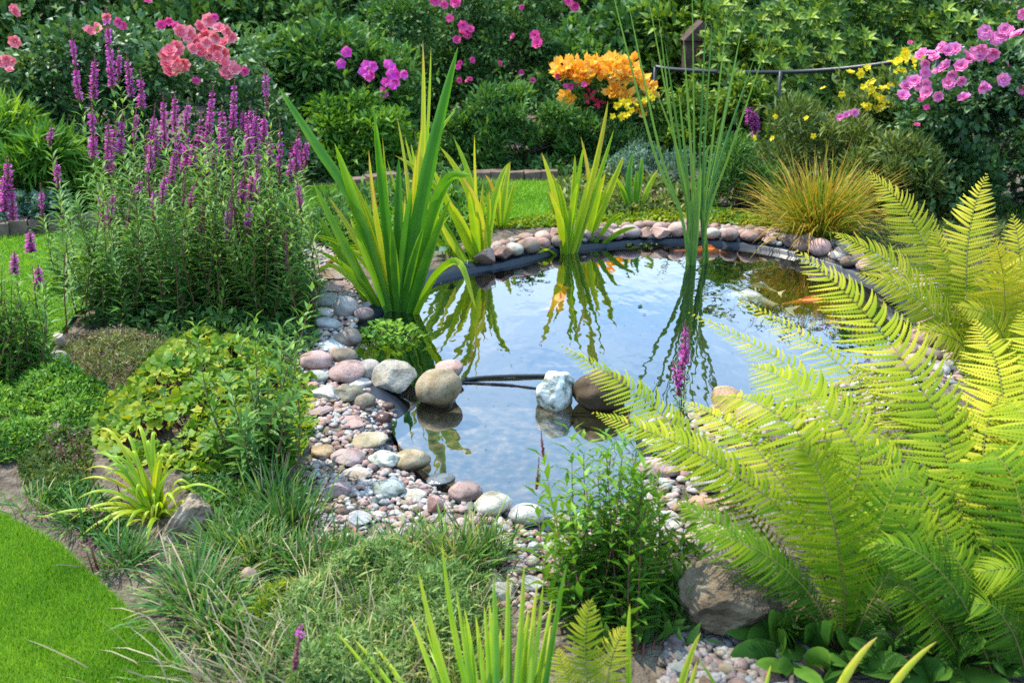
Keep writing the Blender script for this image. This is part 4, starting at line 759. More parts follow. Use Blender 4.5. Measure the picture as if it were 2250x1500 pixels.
# brick edging of the border
def edging(label, a, b, nb, h):
    A, B = G(*a, .1), G(*b, .1); t = T('border_edging', label, 'edging', tuple((A+B)/2), None); o = np.array(t.location); d = (B-A)/nb; L = np.linalg.norm(d); t.rotation_euler = (0, 0, math.atan2(d[1], d[0]))
    for i in range(nb):
        V, F, _ = boxg(-L*.48, L*.48, -.05, .05, -.03, h*rng.uniform(.85, 1.1)); part('brick', mesh('brick', V+rng.normal(0, .003, V.shape), F, [M['brick']], np.zeros(8), smooth=False), t, ((i-nb/2+.5)*L, rng.normal(0, .006), 0), (0, 0, rng.normal(0, .03)))
edging('dark brick edging between the back lawn and the dense low shrub', (1040, 394), (1225, 392), 5, .06)
edging('reddish brick edging seen through the iris leaves behind the back lawn', (740, 415), (900, 402), 5, .08)
edging('dark stone edging at the end of the lawn below the purple spikes', (-60, 523), (150, 508), 5, .10)
edging('dark brick edging hidden behind the loosestrife clump', (150, 508), (420, 462), 8, .08)

# ================================================================ POND PLANTS
GI = 'irises standing in the pond'
straps('iris', 'large iris with broad dark green leaves at the near edge of the pond', 'iris', (875, 695), [
 ([(860,695),(790,470),(690,310),(612,192)], 26, .32, .15), ([(855,695),(800,520),(735,315)], 32, .42, .05), ([(868,695),(842,470),(822,258)], 28, .30, -.05),
 ([(872,695),(850,460),(820,228)], 16, .22, .2), ([(880,695),(874,520),(876,345)], 24, .18, .05), ([(884,695),(925,430),(1006,104)], 38, .22, -.05),
 ([(886,695),(925,420),(929,88)], 17, .72, .35), ([(890,695),(932,400),(947,104)], 12, .62, .4), ([(896,695),(950,480),(985,395),(1032,384)], 30, .42, -.15),
 ([(905,700),(955,610),(1010,578),(1046,680)], 20, .62, -.2), ([(845,695),(780,610),(695,550)], 18, .55, .0), ([(850,695),(770,560),(688,400)], 24, .45, .1),
 ([(838,690),(770,600),(700,470)], 20, .5, .2), ([(820,712),(765,722),(684,752)], 34, .45, -.15), ([(864,695),(840,560),(762,372)], 18, .55, .2),
 ([(890,695),(905,560),(950,330),(1003,235)], 12, .6, .3), ([(876,695),(900,500),(872,256)], 13, .78, .4), ([(900,698),(935,590),(988,440)], 30, .35, -.05),
 ([(870,695),(855,560),(845,400)], 24, .3, .1), ([(882,695),(890,560),(905,410)], 26, .28, .0), ([(876,695),(868,600),(860,500)], 22, .4, -.05), ([(860,695),(815,580),(770,480)], 22, .48, -.05),
 ([(884,695),(915,520),(962,345)], 20, .5, .25), ([(848,690),(800,640),(735,585),(690,600)], 14, .65, -.1), ([(740,545),(720,530),(745,508)], 12, .92, 0), ([(866,695),(850,600),(800,430)], 16, .6, .3), *[([(870+rng.normal(0,14),694),(870+a*.45,560),(870+a,b)], rng.uniform(10,17), rng.uniform(.55,.85), rng.uniform(.05,.4)) for a,b in ((-200,520),(-150,430),(-120,350),(-90,410),(-60,330),(-30,300),(20,430),(45,330),(70,420),(100,380),(120,470),(-170,600),(-130,560),(60,250),(35,480),(-75,480),(90,540))], ([(880,695),(898,600),(930,500)], 24, .33, -.1)], 'iris_leaf', GI)
straps('iris', 'yellow green iris behind the large dark green iris on the far bank', 'iris', (1055, 595), [
 ([(1062,597),(1040,450),(966,322)], 19, .68, .1), ([(1055,597),(980,440),(868,342)], 17, .66, .2), ([(1062,597),(1050,450),(1043,296)], 14, .78, 0), ([(1066,597),(1085,450),(1118,358)], 18, .62, .1),
 ([(1064,597),(1045,440),(998,305)], 17, .6, .15), ([(1050,597),(985,510),(930,395)], 18, .5, .1), ([(1066,597),(1062,480),(1012,385)], 14, .85, -.1), ([(1048,595),(960,480),(903,315)], 20, .6, .1),
 ([(1055,597),(1010,500),(945,360)], 19, .62, 0), ([(1045,595),(950,520),(880,440)], 18, .62, .1), ([(1058,597),(1030,520),(985,440)], 18, .7, -.1), ([(1060,597),(1045,520),(1030,420)], 20, .6, -.1),
 ([(1040,590),(940,450),(890,300)], 14, .7, .3), ([(1052,597),(1000,540),(960,470)], 18, .72, -.1), ([(1066,597),(1072,520),(1075,430)], 16, .65, 0), ([(1035,590),(930,540),(850,350)], 13, .66, .3), ([(1064,597),(1055,500),(1062,400)], 12, .74, .05)], 'iris_leaf', GI)
straps('iris', 'yellow green iris in the middle of the far edge of the pond', 'iris', (1250, 562), [
 ([(1240,566),(1225,450),(1190,335)], 17, .72, 0), ([(1244,566),(1255,450),(1263,340)], 17, .68, 0), ([(1242,566),(1232,470),(1213,380)], 14, .62, .1), ([(1250,566),(1298,400),(1336,222)], 17, .8, -.05),
 ([(1258,566),(1300,440),(1349,285)], 13, .55, .1), ([(1285,550),(1335,430),(1370,345)], 16, .7, 0), ([(1285,550),(1320,450),(1362,368)], 14, .62, .1), ([(1250,566),(1268,430),(1284,318)], 16, .45, .05),
 ([(1290,550),(1298,430),(1276,300)], 13, .82, .1), ([(1244,566),(1236,500),(1205,420)], 15, .7, -.1), ([(1300,550),(1355,515),(1400,500)], 12, .5, -.1), ([(1232,566),(1205,552),(1182,556)], 10, .6, -.1),
 ([(1248,566),(1255,480),(1270,400)], 17, .62, -.05), ([(1288,550),(1308,460),(1330,380)], 17, .66, 0), ([(1238,566),(1240,480),(1225,400)], 16, .6, 0), ([(1286,550),(1290,470),(1310,390)], 15, .72, .1), ([(1254,566),(1280,460),(1306,360)], 16, .58, .1), ([(1292,550),(1340,490),(1372,470)], 11, .6, -.1)], 'iris_leaf', GI)
straps('iris', 'small iris with orange tipped leaves on the lawn side right of the middle iris', 'iris', (1390, 470), [
 ([(1388,472),(1382,400),(1392,335)], 15, .35, .1), ([(1392,472),(1408,390),(1410,345)], 14, .4, .1), ([(1398,472),(1420,420),(1446,372)], 15, .66, 0), ([(1384,472),(1368,420),(1345,385)], 12, .6, 0), ([(1390,472),(1395,420),(1398,375)], 15, .4, 0), ([(1386,472),(1375,440),(1362,410)], 13, .5, 0)], 'iris_leaf', 'small irises on the far bank', .08)
straps('iris', 'small iris with orange dry leaves between the back lawn and the yellow green iris', 'iris', (1100, 500), [
 ([(1096,502),(1085,430),(1066,385)], 12, .92, 0), ([(1100,502),(1108,430),(1121,355)], 16, .68, .1), ([(1104,502),(1118,450),(1131,398)], 14, .66, 0), ([(1094,502),(1075,460),(1075,420)], 10, .95, 0), ([(1098,502),(1095,450),(1098,410)], 15, .7, 0), ([(1090,502),(1070,480),(1062,440)], 12, .6, 0)], 'iris_leaf', 'small irises on the far bank', .08)
straps('iris', 'blue green iris fan behind the fern tips under the pink roses', 'iris', (2090, 460), [
 ([(2075,470),(2060,370),(2062,300)], 20, .2, .1), ([(2090,470),(2085,360),(2080,292)], 18, .2, .1), ([(2100,470),(2105,380),(2105,310)], 18, .3, .1), ([(2110,470),(2120,390),(2130,320)], 16, .62, .1), ([(2060,475),(2045,420),(2035,360)], 22, .18, 0),
 ([(2130,470),(2150,380),(2150,340)], 16, .25, .1), ([(2170,470),(2185,380),(2195,312)], 20, .35, .1), ([(2180,470),(2190,400),(2215,330)], 16, .5, .1), ([(2120,470),(2150,450),(2245,335)], 10, .3, .2), ([(2070,475),(2070,430),(2068,380)], 20, .5, 0), ([(2040,480),(2010,420),(2000,350)], 14, .2, .1), ([(1975,500),(1955,450),(1945,400)], 14, .2, 0), ([(2140,470),(2130,400),(2135,330)], 18, .22, .1)], 'iris_leaf', 'small irises on the far bank', .08)
bu = [((1375,-20),0),((1335,-60),0),((1420,-30),0),((1445,20),0),((1470,-40),0),((1500,60),0),((1520,-60),0),((1565,45),1),((1580,150),1),((1600,20),1),((1640,15),1),((1700,55),1),((1610,200),1),((1660,120),1),((1555,-40),1),((1490,190),0),((1430,170),0),((1590,330),1),((1625,90),1),((1460,90),0),((1540,240),0),((1685,30),1)]
lv = []
for (u, v), s_ in bu[:4]+bu[5:8]+bu[9:12]+bu[13:20]:
    x0 = 1518+rng.normal(0, 5) if s_ == 0 or rng.random() < .5 else 1548+rng.normal(0, 4)
    xm = 1530+(u-1530)*.22+rng.normal(0, 5); lv.append(([(x0, 590), (xm*.6+x0*.4, 470), (xm+(u-1530)*.24, 330), (u, v)], rng.uniform(6, 8), rng.uniform(.35, .9), rng.uniform(-.12, .25)))
lv += [([(1514,592),(1520,500),(1530,400)], 17, .6, 0), ([(1524,592),(1532,480),(1540,360)], 15, .7, 0), ([(1555,588),(1545,500),(1530,420)], 12, .6, 0)]
straps('bulrush', 'tall bulrush with long thin stems fanning above the far edge of the pond', 'bulrush', (1530, 590), lv, 'rush_leaf')
# watercress in a basket at the foot of the large iris
def roundleaf_plant(name, label, cat, ctr, z0, rx, ry, H, n, L, mat, t=.55, basket=False, wr=.95):
    o = G(*ctr, z0); th = T(name, label, cat, tuple(o)); a = rng.uniform(0, 6.3, n); r = rng.random(n)**.5
    b = np.column_stack([np.cos(a)*r*rx, np.sin(a)*r*ry, H*(1-r**2)*rng.uniform(.3, 1, n)]); d = np.column_stack([np.cos(a), np.sin(a), rng.uniform(-.1, .5, n)])+rng.normal(0, .4, (n, 3))
    V, F = [], []; B = MB(); l = L*rng.uniform(.6, 1.2, n)
    B.add(leafset(b, d, Zv+rng.normal(0, .3, (n, 3)), l, l*wr, np.clip(rng.normal(t, .17, n), 0, 1), .1, .08, .55))
    part('foliage', B.build('foliage', M[mat]), th, kind='stuff'); S = MB()
    for i in range(0, n, max(1, n//40)): S.add(tube(bez([[0, 0, -.02], b[i]*[.6, .6, .3], b[i]], 5), .002, 4))
    part('stem', S.build('stem', M['stem_green']), th, kind='stuff')
    if basket:
        V, F = [], []; k = 24; an = np.arange(k)*2*math.pi/k; cc = np.stack([np.column_stack([np.cos(an)*rx*.9*f, np.sin(an)*ry*.9*f, np.full(k, z)]) for f, z in ((.8, -.2), (1, .0), (1.06, .0), (1.06, -.02), (.9, -.02))]).reshape(-1, 3)
        for i in range(4):
            for j in range(k): p, q = i*k+j, i*k+(j+1) % k; F += [[p, q, q+k], [p, q+k, p+k]]
        part('basket', mesh('basket', cc, F, [M['liner']], np.zeros(len(cc))), th)
roundleaf_plant('watercress', 'watercress with small round leaves in a black basket at the foot of the large iris', 'water plant', (858, 760), -.005, .19, .16, .13, 420, .034, 'bright_leaf', .62, True)
roundleaf_plant('water_mint', 'pale round leaved plant between the two left irises at the far edge', 'water plant', (992, 590), .02, .13, .10, .16, 60, .055, 'blue_leaf', .55)
roundleaf_plant('water_plant', 'dark trailing plant hanging into the water right of the middle iris', 'water plant', (1395, 545), .02, .16, .07, .05, 130, .035, 'olive_leaf', .3)
for u, v, s_ in ((1405,675,.045),(1330,640,.03),(1125,800,.012),(1412,690,.02),(1560,760,.012),(1290,700,.012)):
    b = MB(); d = unit(rng.normal(size=(1, 3))*[1, 1, 0]); b.add(leafset(np.zeros((1, 3)), d, Zv[None], s_, s_*.6, .2, .02, .0)); solo('leaf', b.build('leaf', M['dark_leaf']), 'dark fallen leaf floating on the open water', 'leaf', tuple(G(u, v, WZ+.004)), group='leaves floating on the water')

# ================================================================ LEFT BANK: loosestrife
sp = [(152,45,176,225,'bloom'),(205,120,206,215,'bloom'),(236,18,247,195,'bloom'),(258,105,262,180,'half'),(281,120,289,212,'bloom'),(308,155,313,240,'bloom'),(200,218,208,352,'bloom'),(263,245,266,340,'bloom'),(300,230,296,330,'half'),
 (340,228,333,345,'half'),(356,205,363,325,'bloom'),(380,203,385,290,'bloom'),(412,253,416,362,'bloom'),(440,245,436,335,'half'),(465,188,458,300,'bloom'),(485,233,490,325,'bloom'),(515,172,512,285,'bloom'),(530,240,536,285,'bloom'),
 (553,225,555,335,'bloom'),(583,138,588,240,'half'),(575,250,582,300,'bloom'),(615,262,616,405,'half'),(647,282,650,385,'half'),(668,293,668,405,'half'),(320,358,330,432,'spent'),(508,358,508,505,'spent'),(438,448,440,520,'spent'),
 (497,440,498,535,'half'),(522,448,524,530,'spent'),(543,440,546,520,'half'),(575,448,575,515,'spent'),(630,498,632,595,'spent'),(690,608,693,690,'spent'),(425,622,428,680,'spent'),(232,313,241,402,'half'),(107,272,111,322,'half'),(128,348,130,415,'half'),(88,403,95,482,'half'),
 (395,285,398,360,'bloom'),(425,300,425,370,'bloom'),(345,290,345,355,'bloom'),(470,300,470,370,'bloom'),(540,300,541,380,'half'),(500,290,503,350,'bloom'),(567,320,568,390,'half'),(590,300,592,372,'half'),(300,390,303,440,'half'),(640,340,640,400,'half'),(330,310,332,372,'bloom'),(455,330,455,395,'half'),(408,215,408,290,'half'),(560,240,563,330,'bloom')]
for _ in range(34):
    u_, v_ = rng.uniform(230, 690), 0; v_ = rng.uniform(250, 470); sp.append((u_, v_, u_+rng.uniform(-6, 8), v_+rng.uniform(60, 95), ('half', 'spent', 'half', 'bloom')[int(rng.integers(4))]))
groups = {0: ('purple loosestrife with the tallest spikes below the coral roses', (200, 740), 4.85), 1: ('purple loosestrife clump in the middle of the bank with dense magenta spikes', (400, 745), 4.75), 2: ('purple loosestrife clump next to the large iris with pink brown spikes', (560, 740), 4.7), 3: ('purple loosestrife behind the others at the lawn with short pale spikes', (110, 640), 5.2)}
LT, LO, LC = {}, {}, {}
for k, (lab, b, D) in groups.items():
    o = G(*b, .08); LT[k] = T('loosestrife', lab, 'loosestrife', tuple(o), 'purple loosestrife on the left bank'); LO[k] = o
def which(u, v): return 3 if (u < 135 and v > 260) else 0 if u < 320 else 1 if u < 480 else 2
for u0, v0, u1, v1, kd in sp:
    k = which(u0, v0); o = LO[k]; D = groups[k][2]+(rng.uniform(-.1, .35) if v0 < 340 else rng.uniform(-.45, -.1)); top, ft = P(u0+rng.normal(0, 4), v0, D), P(u1, v1, D)
    base = np.array([o[0]*.55+ft[0]*.45+rng.normal(0, .06), D+rng.normal(0, .04)+.0, .08]); c = [base, base*.5+ft*.5+[(ft[0]-base[0])*.12, 0, 0], ft]
    part('leafy_stem', leafy_stem(c, .115, 32, .5, .2, .5, .03, .99).build('leafy_stem', [M['strife_leaf'], M['stem_red']], o), LT[k])
    spike(LT[k], o, top, ft, kd, 1.05 if kd == 'bloom' else .95)
# filling leafy shoots without flowers
for i in range(200):
    u = rng.uniform(115, 680); vt = np.interp(u, [110, 150, 220, 330, 450, 600, 690], [500, 430, 340, 290, 270, 290, 330]); v = vt+(640-vt)*rng.random()**.9; k = which(u, 300) if u > 135 else 0; o = LO[k]; D = rng.uniform(4.3, 5.3)
    if v > 560 and u < 200: D = rng.uniform(4.6, 5.0)
    top = P(u, v, D); base = np.array([top[0]*.80+o[0]*.20+rng.normal(0, .08), D+rng.normal(0, .06), .08]); 
    if top[2] < .25: continue
    c = [base, (base+top)/2+rng.normal(0, .03, 3), top]
    part('leafy_stem', leafy_stem(c, .105, 24, .5+rng.normal(0, .16), .2, .55, .06, 1.).build('leafy_stem', [M['strife_leaf'], M['stem_red']], o), LT[k])
# left edge loosestrife in front of the lawn
o = G(35, 850, .08); le = T('loosestrife', 'loosestrife with three short purple spikes standing before the lawn at the frame edge', 'loosestrife', tuple(o), 'purple loosestrife on the left bank')
for u, v, w_ in [(33,600,1),(68,555,1),(86,632,1),(5,560,0),(10,640,0),(50,640,0),(95,670,0),(20,690,0),(60,700,0),(-15,600,0),(80,720,0),(40,740,0),(0,720,0),(100,740,0),(-30,660,0),(25,610,0)]+[(rng.uniform(-60, 105), rng.uniform(575, 770), 0) for _ in range(34)]:
    top = P(u, v, 3.75+rng.uniform(-.1, .1)); base = o+[(top[0]-o[0])*.6+rng.normal(0, .05), rng.normal(0, .07), 0]
    part('leafy_stem', leafy_stem([base, (base+top)/2+rng.normal(0, .02, 3), top], .095, 18, .6, .2, .6, .08, 1.).build('leafy_stem', [M['strife_leaf'], M['stem_red']], o), le)
    if w_: spike(le, o, top+(P(u-3, v-50, top[1])-P(u, v, top[1])), top, 'bloom', 1.)
for u, v in ((15, 345), (8, 380), (25, 400)): spike(LT[3], LO[3], P(u, v, 4.9), P(u+4, v+85, 4.9), 'bloom', 1.3)
# green leafy clump of pale blades beside the lawn
# the dark shoot in front of the yellow ground cover
o = G(545, 1075, .08); df = T('loosestrife', 'dark green leafy loosestrife shoots rising through the yellow green ground cover', 'loosestrife', tuple(o), 'purple loosestrife on the left bank')
for u, v in [(560,700),(590,760),(520,740),(640,760),(660,700),(620,830),(560,850),(500,830),(470,760),(655,860),(600,900),(540,920),(640,930),(580,960),(510,960),(470,880),(690,620),(430,720),(620,720)]:
    top = P(u, v, rng.uniform(2.8, 3.15)); base = o+[(top[0]-o[0])*.5+rng.normal(0, .05), rng.normal(.1, .08), 0]
    part('leafy_stem', leafy_stem([base, (base+top)/2+rng.normal(0, .02, 3), top], .095, 22, .45, .26, .5, .08, 1.).build('leafy_stem', [M['strife_leaf'], M['stem_red']], o), df)
# ground covers
def lobed(name, label, px, n, L, mat, H, t=.6, group=None):
    poly = np.array([G(u, v, .08)[:2] for u, v in px]); ctr = poly.mean(0); o = np.array([*ctr, .08]); th = T(name, label, 'ground cover', tuple(o), group)
    q = poly.min(0)+rng.random((n*4, 2))*(poly.max(0)-poly.min(0)); q = q[inpoly(q[:, 0], q[:, 1], poly)][:n]; n = len(q); ed = np.clip(pdist(q[:, 0], q[:, 1], poly)/.15, .2, 1)
    z = H*ed*(.5+.5*np.sin(q[:, 0]*13)*np.sin(q[:, 1]*12+2)*.6+.2*rng.random(n)); K = 18; an = np.linspace(R(20), R(340), K)-math.pi
    B = MB(); order = np.argsort(-z); stems = MB()
    for i in range(n):
        l = L*rng.uniform(.55, 1.25); nrm = unit(Zv+rng.normal(0, .55, 3)-np.array([0, .3, 0])); a = unit(np.cross(nrm, rng.normal(size=3))); b_ = np.cross(nrm, a)
        rad = l*(.42+.10*np.abs(np.sin(an*2.5+.5))+rng.normal(0, .015, K)); wv = np.sin(an*5)*.06*l; c = np.array([*(q[i]-ctr), z[i]])
        V = np.vstack([c-nrm*l*.10, c+(np.cos(an)*rad)[:, None]*a+(np.sin(an)*rad)[:, None]*b_+wv[:, None]*nrm])
        F = [[0, j+1, j+2] for j in range(K-1)]; tt = np.clip(t+rng.normal(0, .2)+np.r_[-.1, np.full(K, .1)], 0, 1); B.add((V, F, tt))
        if i % 3 == 0: stems.add(tube(bez([[c[0]*.8, c[1]*.8, 0], c*[.9, .9, .5], c-nrm*l*.1], 5), .002, 4))
    part('foliage', B.build('foliage', M[mat]), th, kind='stuff'); part('stem', stems.build('stem', M['stem_red']), th, kind='stuff')
    return th
lobed('lady_mantle', 'yellow green ground cover with scalloped leaves in the middle of the left bank', [(200,960),(260,850),(370,760),(480,745),(600,790),(690,850),(690,950),(640,1030),(480,1050),(380,1040),(250,1010)], 1500, .05, 'gold_leaf', .17, .47)
mat_plant('heather', 'low bright green heather mound at the left lawn corner', 'heather', [(-200,850),(0,815),(120,815),(235,850),(240,905),(170,960),(60,1010),(-200,1060)], 16000, .024, .17, 'bright_leaf', .38, .5, None, .8)
mat_plant('thyme', 'dry grey brown thyme carpet between the heather and the loosestrife', 'thyme', [(140,740),(260,730),(400,740),(420,780),(330,850),(250,870),(170,820)], 7000, .022, .08, 'dry_leaf', .22, .4, None, .6)
mat_plant('thyme', 'olive green sprigs growing through the dry thyme carpet', 'thyme', [(130,760),(300,745),(430,760),(420,800),(330,860),(220,850)], 2600, .03, .10, 'olive_leaf', .22, .45, None, .8)
mat_plant('ground_cover', 'shaded green low plants beneath the loosestrife clump', 'ground cover', [(180,720),(300,640),(660,600),(700,760),(640,820),(420,770)], 4500, .05, .16, 'dark_leaf', .35, .5)
mat_plant('sedum', 'red flowered grey stemmed sedum beside the heather', 'sedum', [(60,990),(130,940),(200,960),(200,1050),(170,1110),(80,1090),(40,1040)], 4200, .02, .11, 'olive_leaf', .5, .35, None, .9)
sdm = MB(); poly = np.array([G(u, v, .18) for u, v in [(110,960),(130,975),(150,950),(165,965),(140,985),(125,990),(180,985),(160,1000),(200,1040),(215,1060),(205,1120),(195,1190),(190,1210),(200,1200),(255,1055)]])
for p in poly:
    o_ = p; n_ = 5; sdm.add(leafset(o_+rng.normal(0, .012, (n_, 3)), rdir(n_)+Zv*.5, rdir(n_), .013, .008, np.clip(rng.normal(.5, .2, n_), 0, 1)))
po = poly.mean(0); sf = T('sedum', 'loose dark red sedum flower heads above the soil by the strappy plant', 'sedum', (po[0], po[1], .08)); o = np.array(sf.location)
part('flower_head', sdm.build('flower_head', M['calyx'], o), sf, kind='stuff'); b = MB()
for p in poly: b.add(tube(np.array([[p[0]-o[0], p[1]-o[1]+.02, 0], p-o]), .0025, 4))
part('stem', b.build('stem', M['stem_red']), sf, kind='stuff')
mat_plant('ground_cover', 'low mixed green weeds between the driftwood and the thrift tufts', 'ground cover', [(400,1050),(520,1060),(680,1080),(640,1200),(560,1290),(440,1260),(430,1150)], 2600, .04, .08, 'mid_leaf', .3, .5, None, .5)
mat_plant('ground_cover', 'mixed green seedlings along the soil edge near the strappy plant', 'ground cover', [(60,1080),(200,1060),(260,1130),(330,1230),(260,1230),(150,1150)], 1800, .045, .06, 'mid_leaf', .18, .5, None, .4)
# strappy yellow green plant
st = [(185,1245,.25),(265,1238,.2),(326,1252,.2),(172,1056,.2),(158,1145,.15),(78,1140,.1),(212,948,.3),(242,985,.3),(272,955,.35),(302,945,.35),(345,958,.35),(382,985,.3),(404,1000,.3),(436,1088,.2),(443,1118,.15),(392,1162,.15),(422,1072,.2),(182,1038,.25),(232,1015,.3),(165,1100,.2),(205,1185,.2),(225,1230,.25),(262,1095,.2),(360,1030,.3),(322,985,.35),(290,1000,.35),(250,1050,.25),(415,1040,.25),(200,1000,.25),(375,1020,.3),(290,1215,.2),(315,1180,.2),(350,1005,.3),(230,1110,.2)]
o = G(342, 1135, .08); lv = []; sb = T('strappy_plant', 'yellow green strappy plant with arching leaves beside the driftwood', 'plant', tuple(o))
st += [(342+rng.normal(0, 75), 1100+rng.normal(0, 70), .25) for _ in range(16)]
for u, v, rise in st:
    D = G(342, 1135)[1]; q0 = o+[rng.normal(0, .012), rng.normal(0, .012), -.01]; tip = P(u, v, D-(v-1080)*.0011+rng.normal(0, .03)); tip[2] = max(tip[2], .09)
    mid = (q0+tip)/2; mid[2] = max(q0[2], tip[2])+.05+rise*.22*rng.uniform(.6, 1.2); c = bez([q0, mid, tip], 14); s = np.linspace(0, 1, 14); wd = rng.uniform(.011, .016)*np.interp(s, [0, .4, .8, 1], [1, 1, .6, .03])
    part('leaf', MB().add(ribbon(c, wd, unit(np.array([rng.normal(0, .3), -.4, 1])), np.clip(rng.uniform(.62, .88)+.6*np.clip(s-.75, 0, 1), 0, 1), .25)).build('leaf', M['iris_leaf'], o), sb)
# driftwood log
o = G(392, 1172, .10); V, F = ico(4); r0 = np.random.default_rng(9)
for nv, h in (((.1,-.2,1),.8), ((-.8,-.6,.1),.62), ((.7,-.7,.1),.66), ((.2,-1,-.1),.7), ((0,-.55,.8),.78)):
    nv = unit(np.array(nv)); d = V@nv; V = V-np.where(d > h, d-h, 0)[:, None]*nv
V = lumpy(V, .16, 2.2, 4); V = V+(np.sin(V[:, :1]*26+V[:, 1:2]*9)*.022+np.sin(V[:, :1]*51+2)*.012)*unit(V*[1, 1, .1]); V = V*[.060, .075, .105]
solo('driftwood', mesh('driftwood', V, F, [M['wood']], np.zeros(len(V))), 'weathered grey brown driftwood stump under the strappy plant', 'driftwood', (o[0]+.01, o[1]+.03, .11), (-.75, .25, -.5))
# tufts on the left front
tt_ = [((640,1160),150,.24,.005,.45,.30,'tall blue green grass tuft at the edge of the near gravel'),((600,1110),120,.22,.005,.4,.3,'blue green grass tuft behind the taller one beside the gravel'),((500,1215),220,.17,.005,.9,.5,'wide thrift tuft with brown heads right of the driftwood'),((560,1245),200,.17,.005,.9,.55,'thrift tuft above the orange pink stone'),((640,1250),170,.17,.006,.8,.4,'green thrift tuft between the gravel and the silvery mat'),
 ((440,1340),240,.20,.006,1.,.4,'dark thrift tuft leaning over the soil edge'),((480,1390),160,.16,.005,1.,.55,'yellowing thrift tuft low on the soil edge'),((740,1230),110,.16,.007,.5,.35,'bright grass tuft in the gravel with a pink petal'),((690,1265),120,.16,.006,.7,.35,'small grass tuft left of the pink petal'),((270,1240),110,.16,.005,1.,.25,'dark green blades beneath the strappy plant'),((180,1150),70,.16,.005,1.,.4,'thin grass blades by the red sedum'),((75,1120),60,.14,.004,1.,.5,'fine grass with pale seed heads at the lawn corner'),((420,1290),120,.17,.005,.9,.3,'blue green blades in front of the driftwood')]
for b, n_, L, w_, s_, t0, lab in tt_: tuft('thrift', lab, 'grass tuft', b, n_, L, w_, 'tuft_leaf', s_, t0, .035, 'grass tufts on the left front bank', dry=n_//5)
tuft('thrift', 'large yellowing thrift tuft in front of the white boulder on the gravel', 'grass tuft', (1000, 1235), 230, .21, .006, 'tuft_leaf', .75, .55, .05, 'grass tufts on the left front bank', dry=40)
tuft('thrift', 'upright dark stemmed thrift right beside the large yellowing tuft', 'grass tuft', (1075, 1235), 110, .19, .0045, 'tuft_leaf', .25, .3, .03, 'grass tufts on the left front bank', dry=15)
tuft('thrift', 'thin thrift blades left of the large yellowing tuft', 'grass tuft', (900, 1230), 150, .19, .005, 'tuft_leaf', .8, .5, .05, 'grass tufts on the left front bank', dry=25)
mat_plant('silver_mat', 'silvery grey green mat of fine foliage across the near bank', 'ground cover', [(640,1290),(760,1235),(880,1215),(1000,1240),(1080,1290),(1100,1370),(1080,1480),(1000,1600),(600,1640),(560,1500),(560,1400)], 30000, .027, .15, 'mat_leaf', .17, .42, None, .7)
mat_plant('silver_mat', 'yellow green edge of the fine leaved mat beside the small stones', 'ground cover', [(540,1320),(640,1290),(700,1270),(690,1330),(600,1420),(520,1400)], 6500, .026, .14, 'gold_leaf', .16, .4, None, .8)
mat_plant('ground_cover', 'bright green leafy weed below the tan stones at the soil edge', 'ground cover', [(440,1395),(500,1350),(580,1370),(570,1430),(480,1450)], 1500, .034, .14, 'bright_leaf', .35, .45, None, .6)
mat_plant('dry_grass', 'thin green and straw coloured blades standing in the silvery mat', 'grass', [(640,1290),(760,1235),(880,1215),(1000,1240),(1080,1290),(1100,1370),(1080,1480),(1000,1600),(600,1640),(560,1500),(560,1400)], 4200, .075, .12, 'tuft_leaf', .05, .6, None, 1.1, .3, .08, True)
o_d = tuft('dry_grass', 'straw coloured dry grass stalks in the near corner of the mat', 'dry grass', (640, 1520), 340, .24, .0035, 'dry_leaf', .7, .6, .16, None, lean=(-.35, .1))
tuft('dry_grass', 'dry pale grass stalks along the bottom of the silvery mat', 'dry grass', (840, 1490), 300, .19, .0035, 'dry_leaf', .8, .5, .16, None, lean=(-.1, .1))
tuft('thrift', 'mixed green grass at the foot of the near bank by the soil strip', 'grass tuft', (520, 1500), 160, .17, .005, 'tuft_leaf', .9, .45, .07, 'grass tufts on the left front bank', dry=50)
o = G(655, 1560, .08); ls = T('loosestrife', 'single dry brown loosestrife spike among the straw coloured grass', 'loosestrife', tuple(o)); a, b = P(660, 1370, o[1]), P(648, 1470, o[1])
part('leafy_stem', leafy_stem([o, (o+b)/2, b], .04, 6, .3, .2, .5).build('leafy_stem', [M['strife_leaf'], M['stem_red']], o), ls); spike(ls, o, a, b, 'spent', .7)
b = MB(); p = G(775, 1172, .1); b.add(leafset(np.zeros((2, 3)), np.array([[.3, 1, .4], [.5, .8, .2]]), np.array([[0, -.5, 1.], [.3, -.5, 1]]), .026, .014, .5)); solo('petal', b.build('petal', M['coral']), 'fallen bright coral petal lying on the gravel by the grass tuft', 'petal', tuple(p))
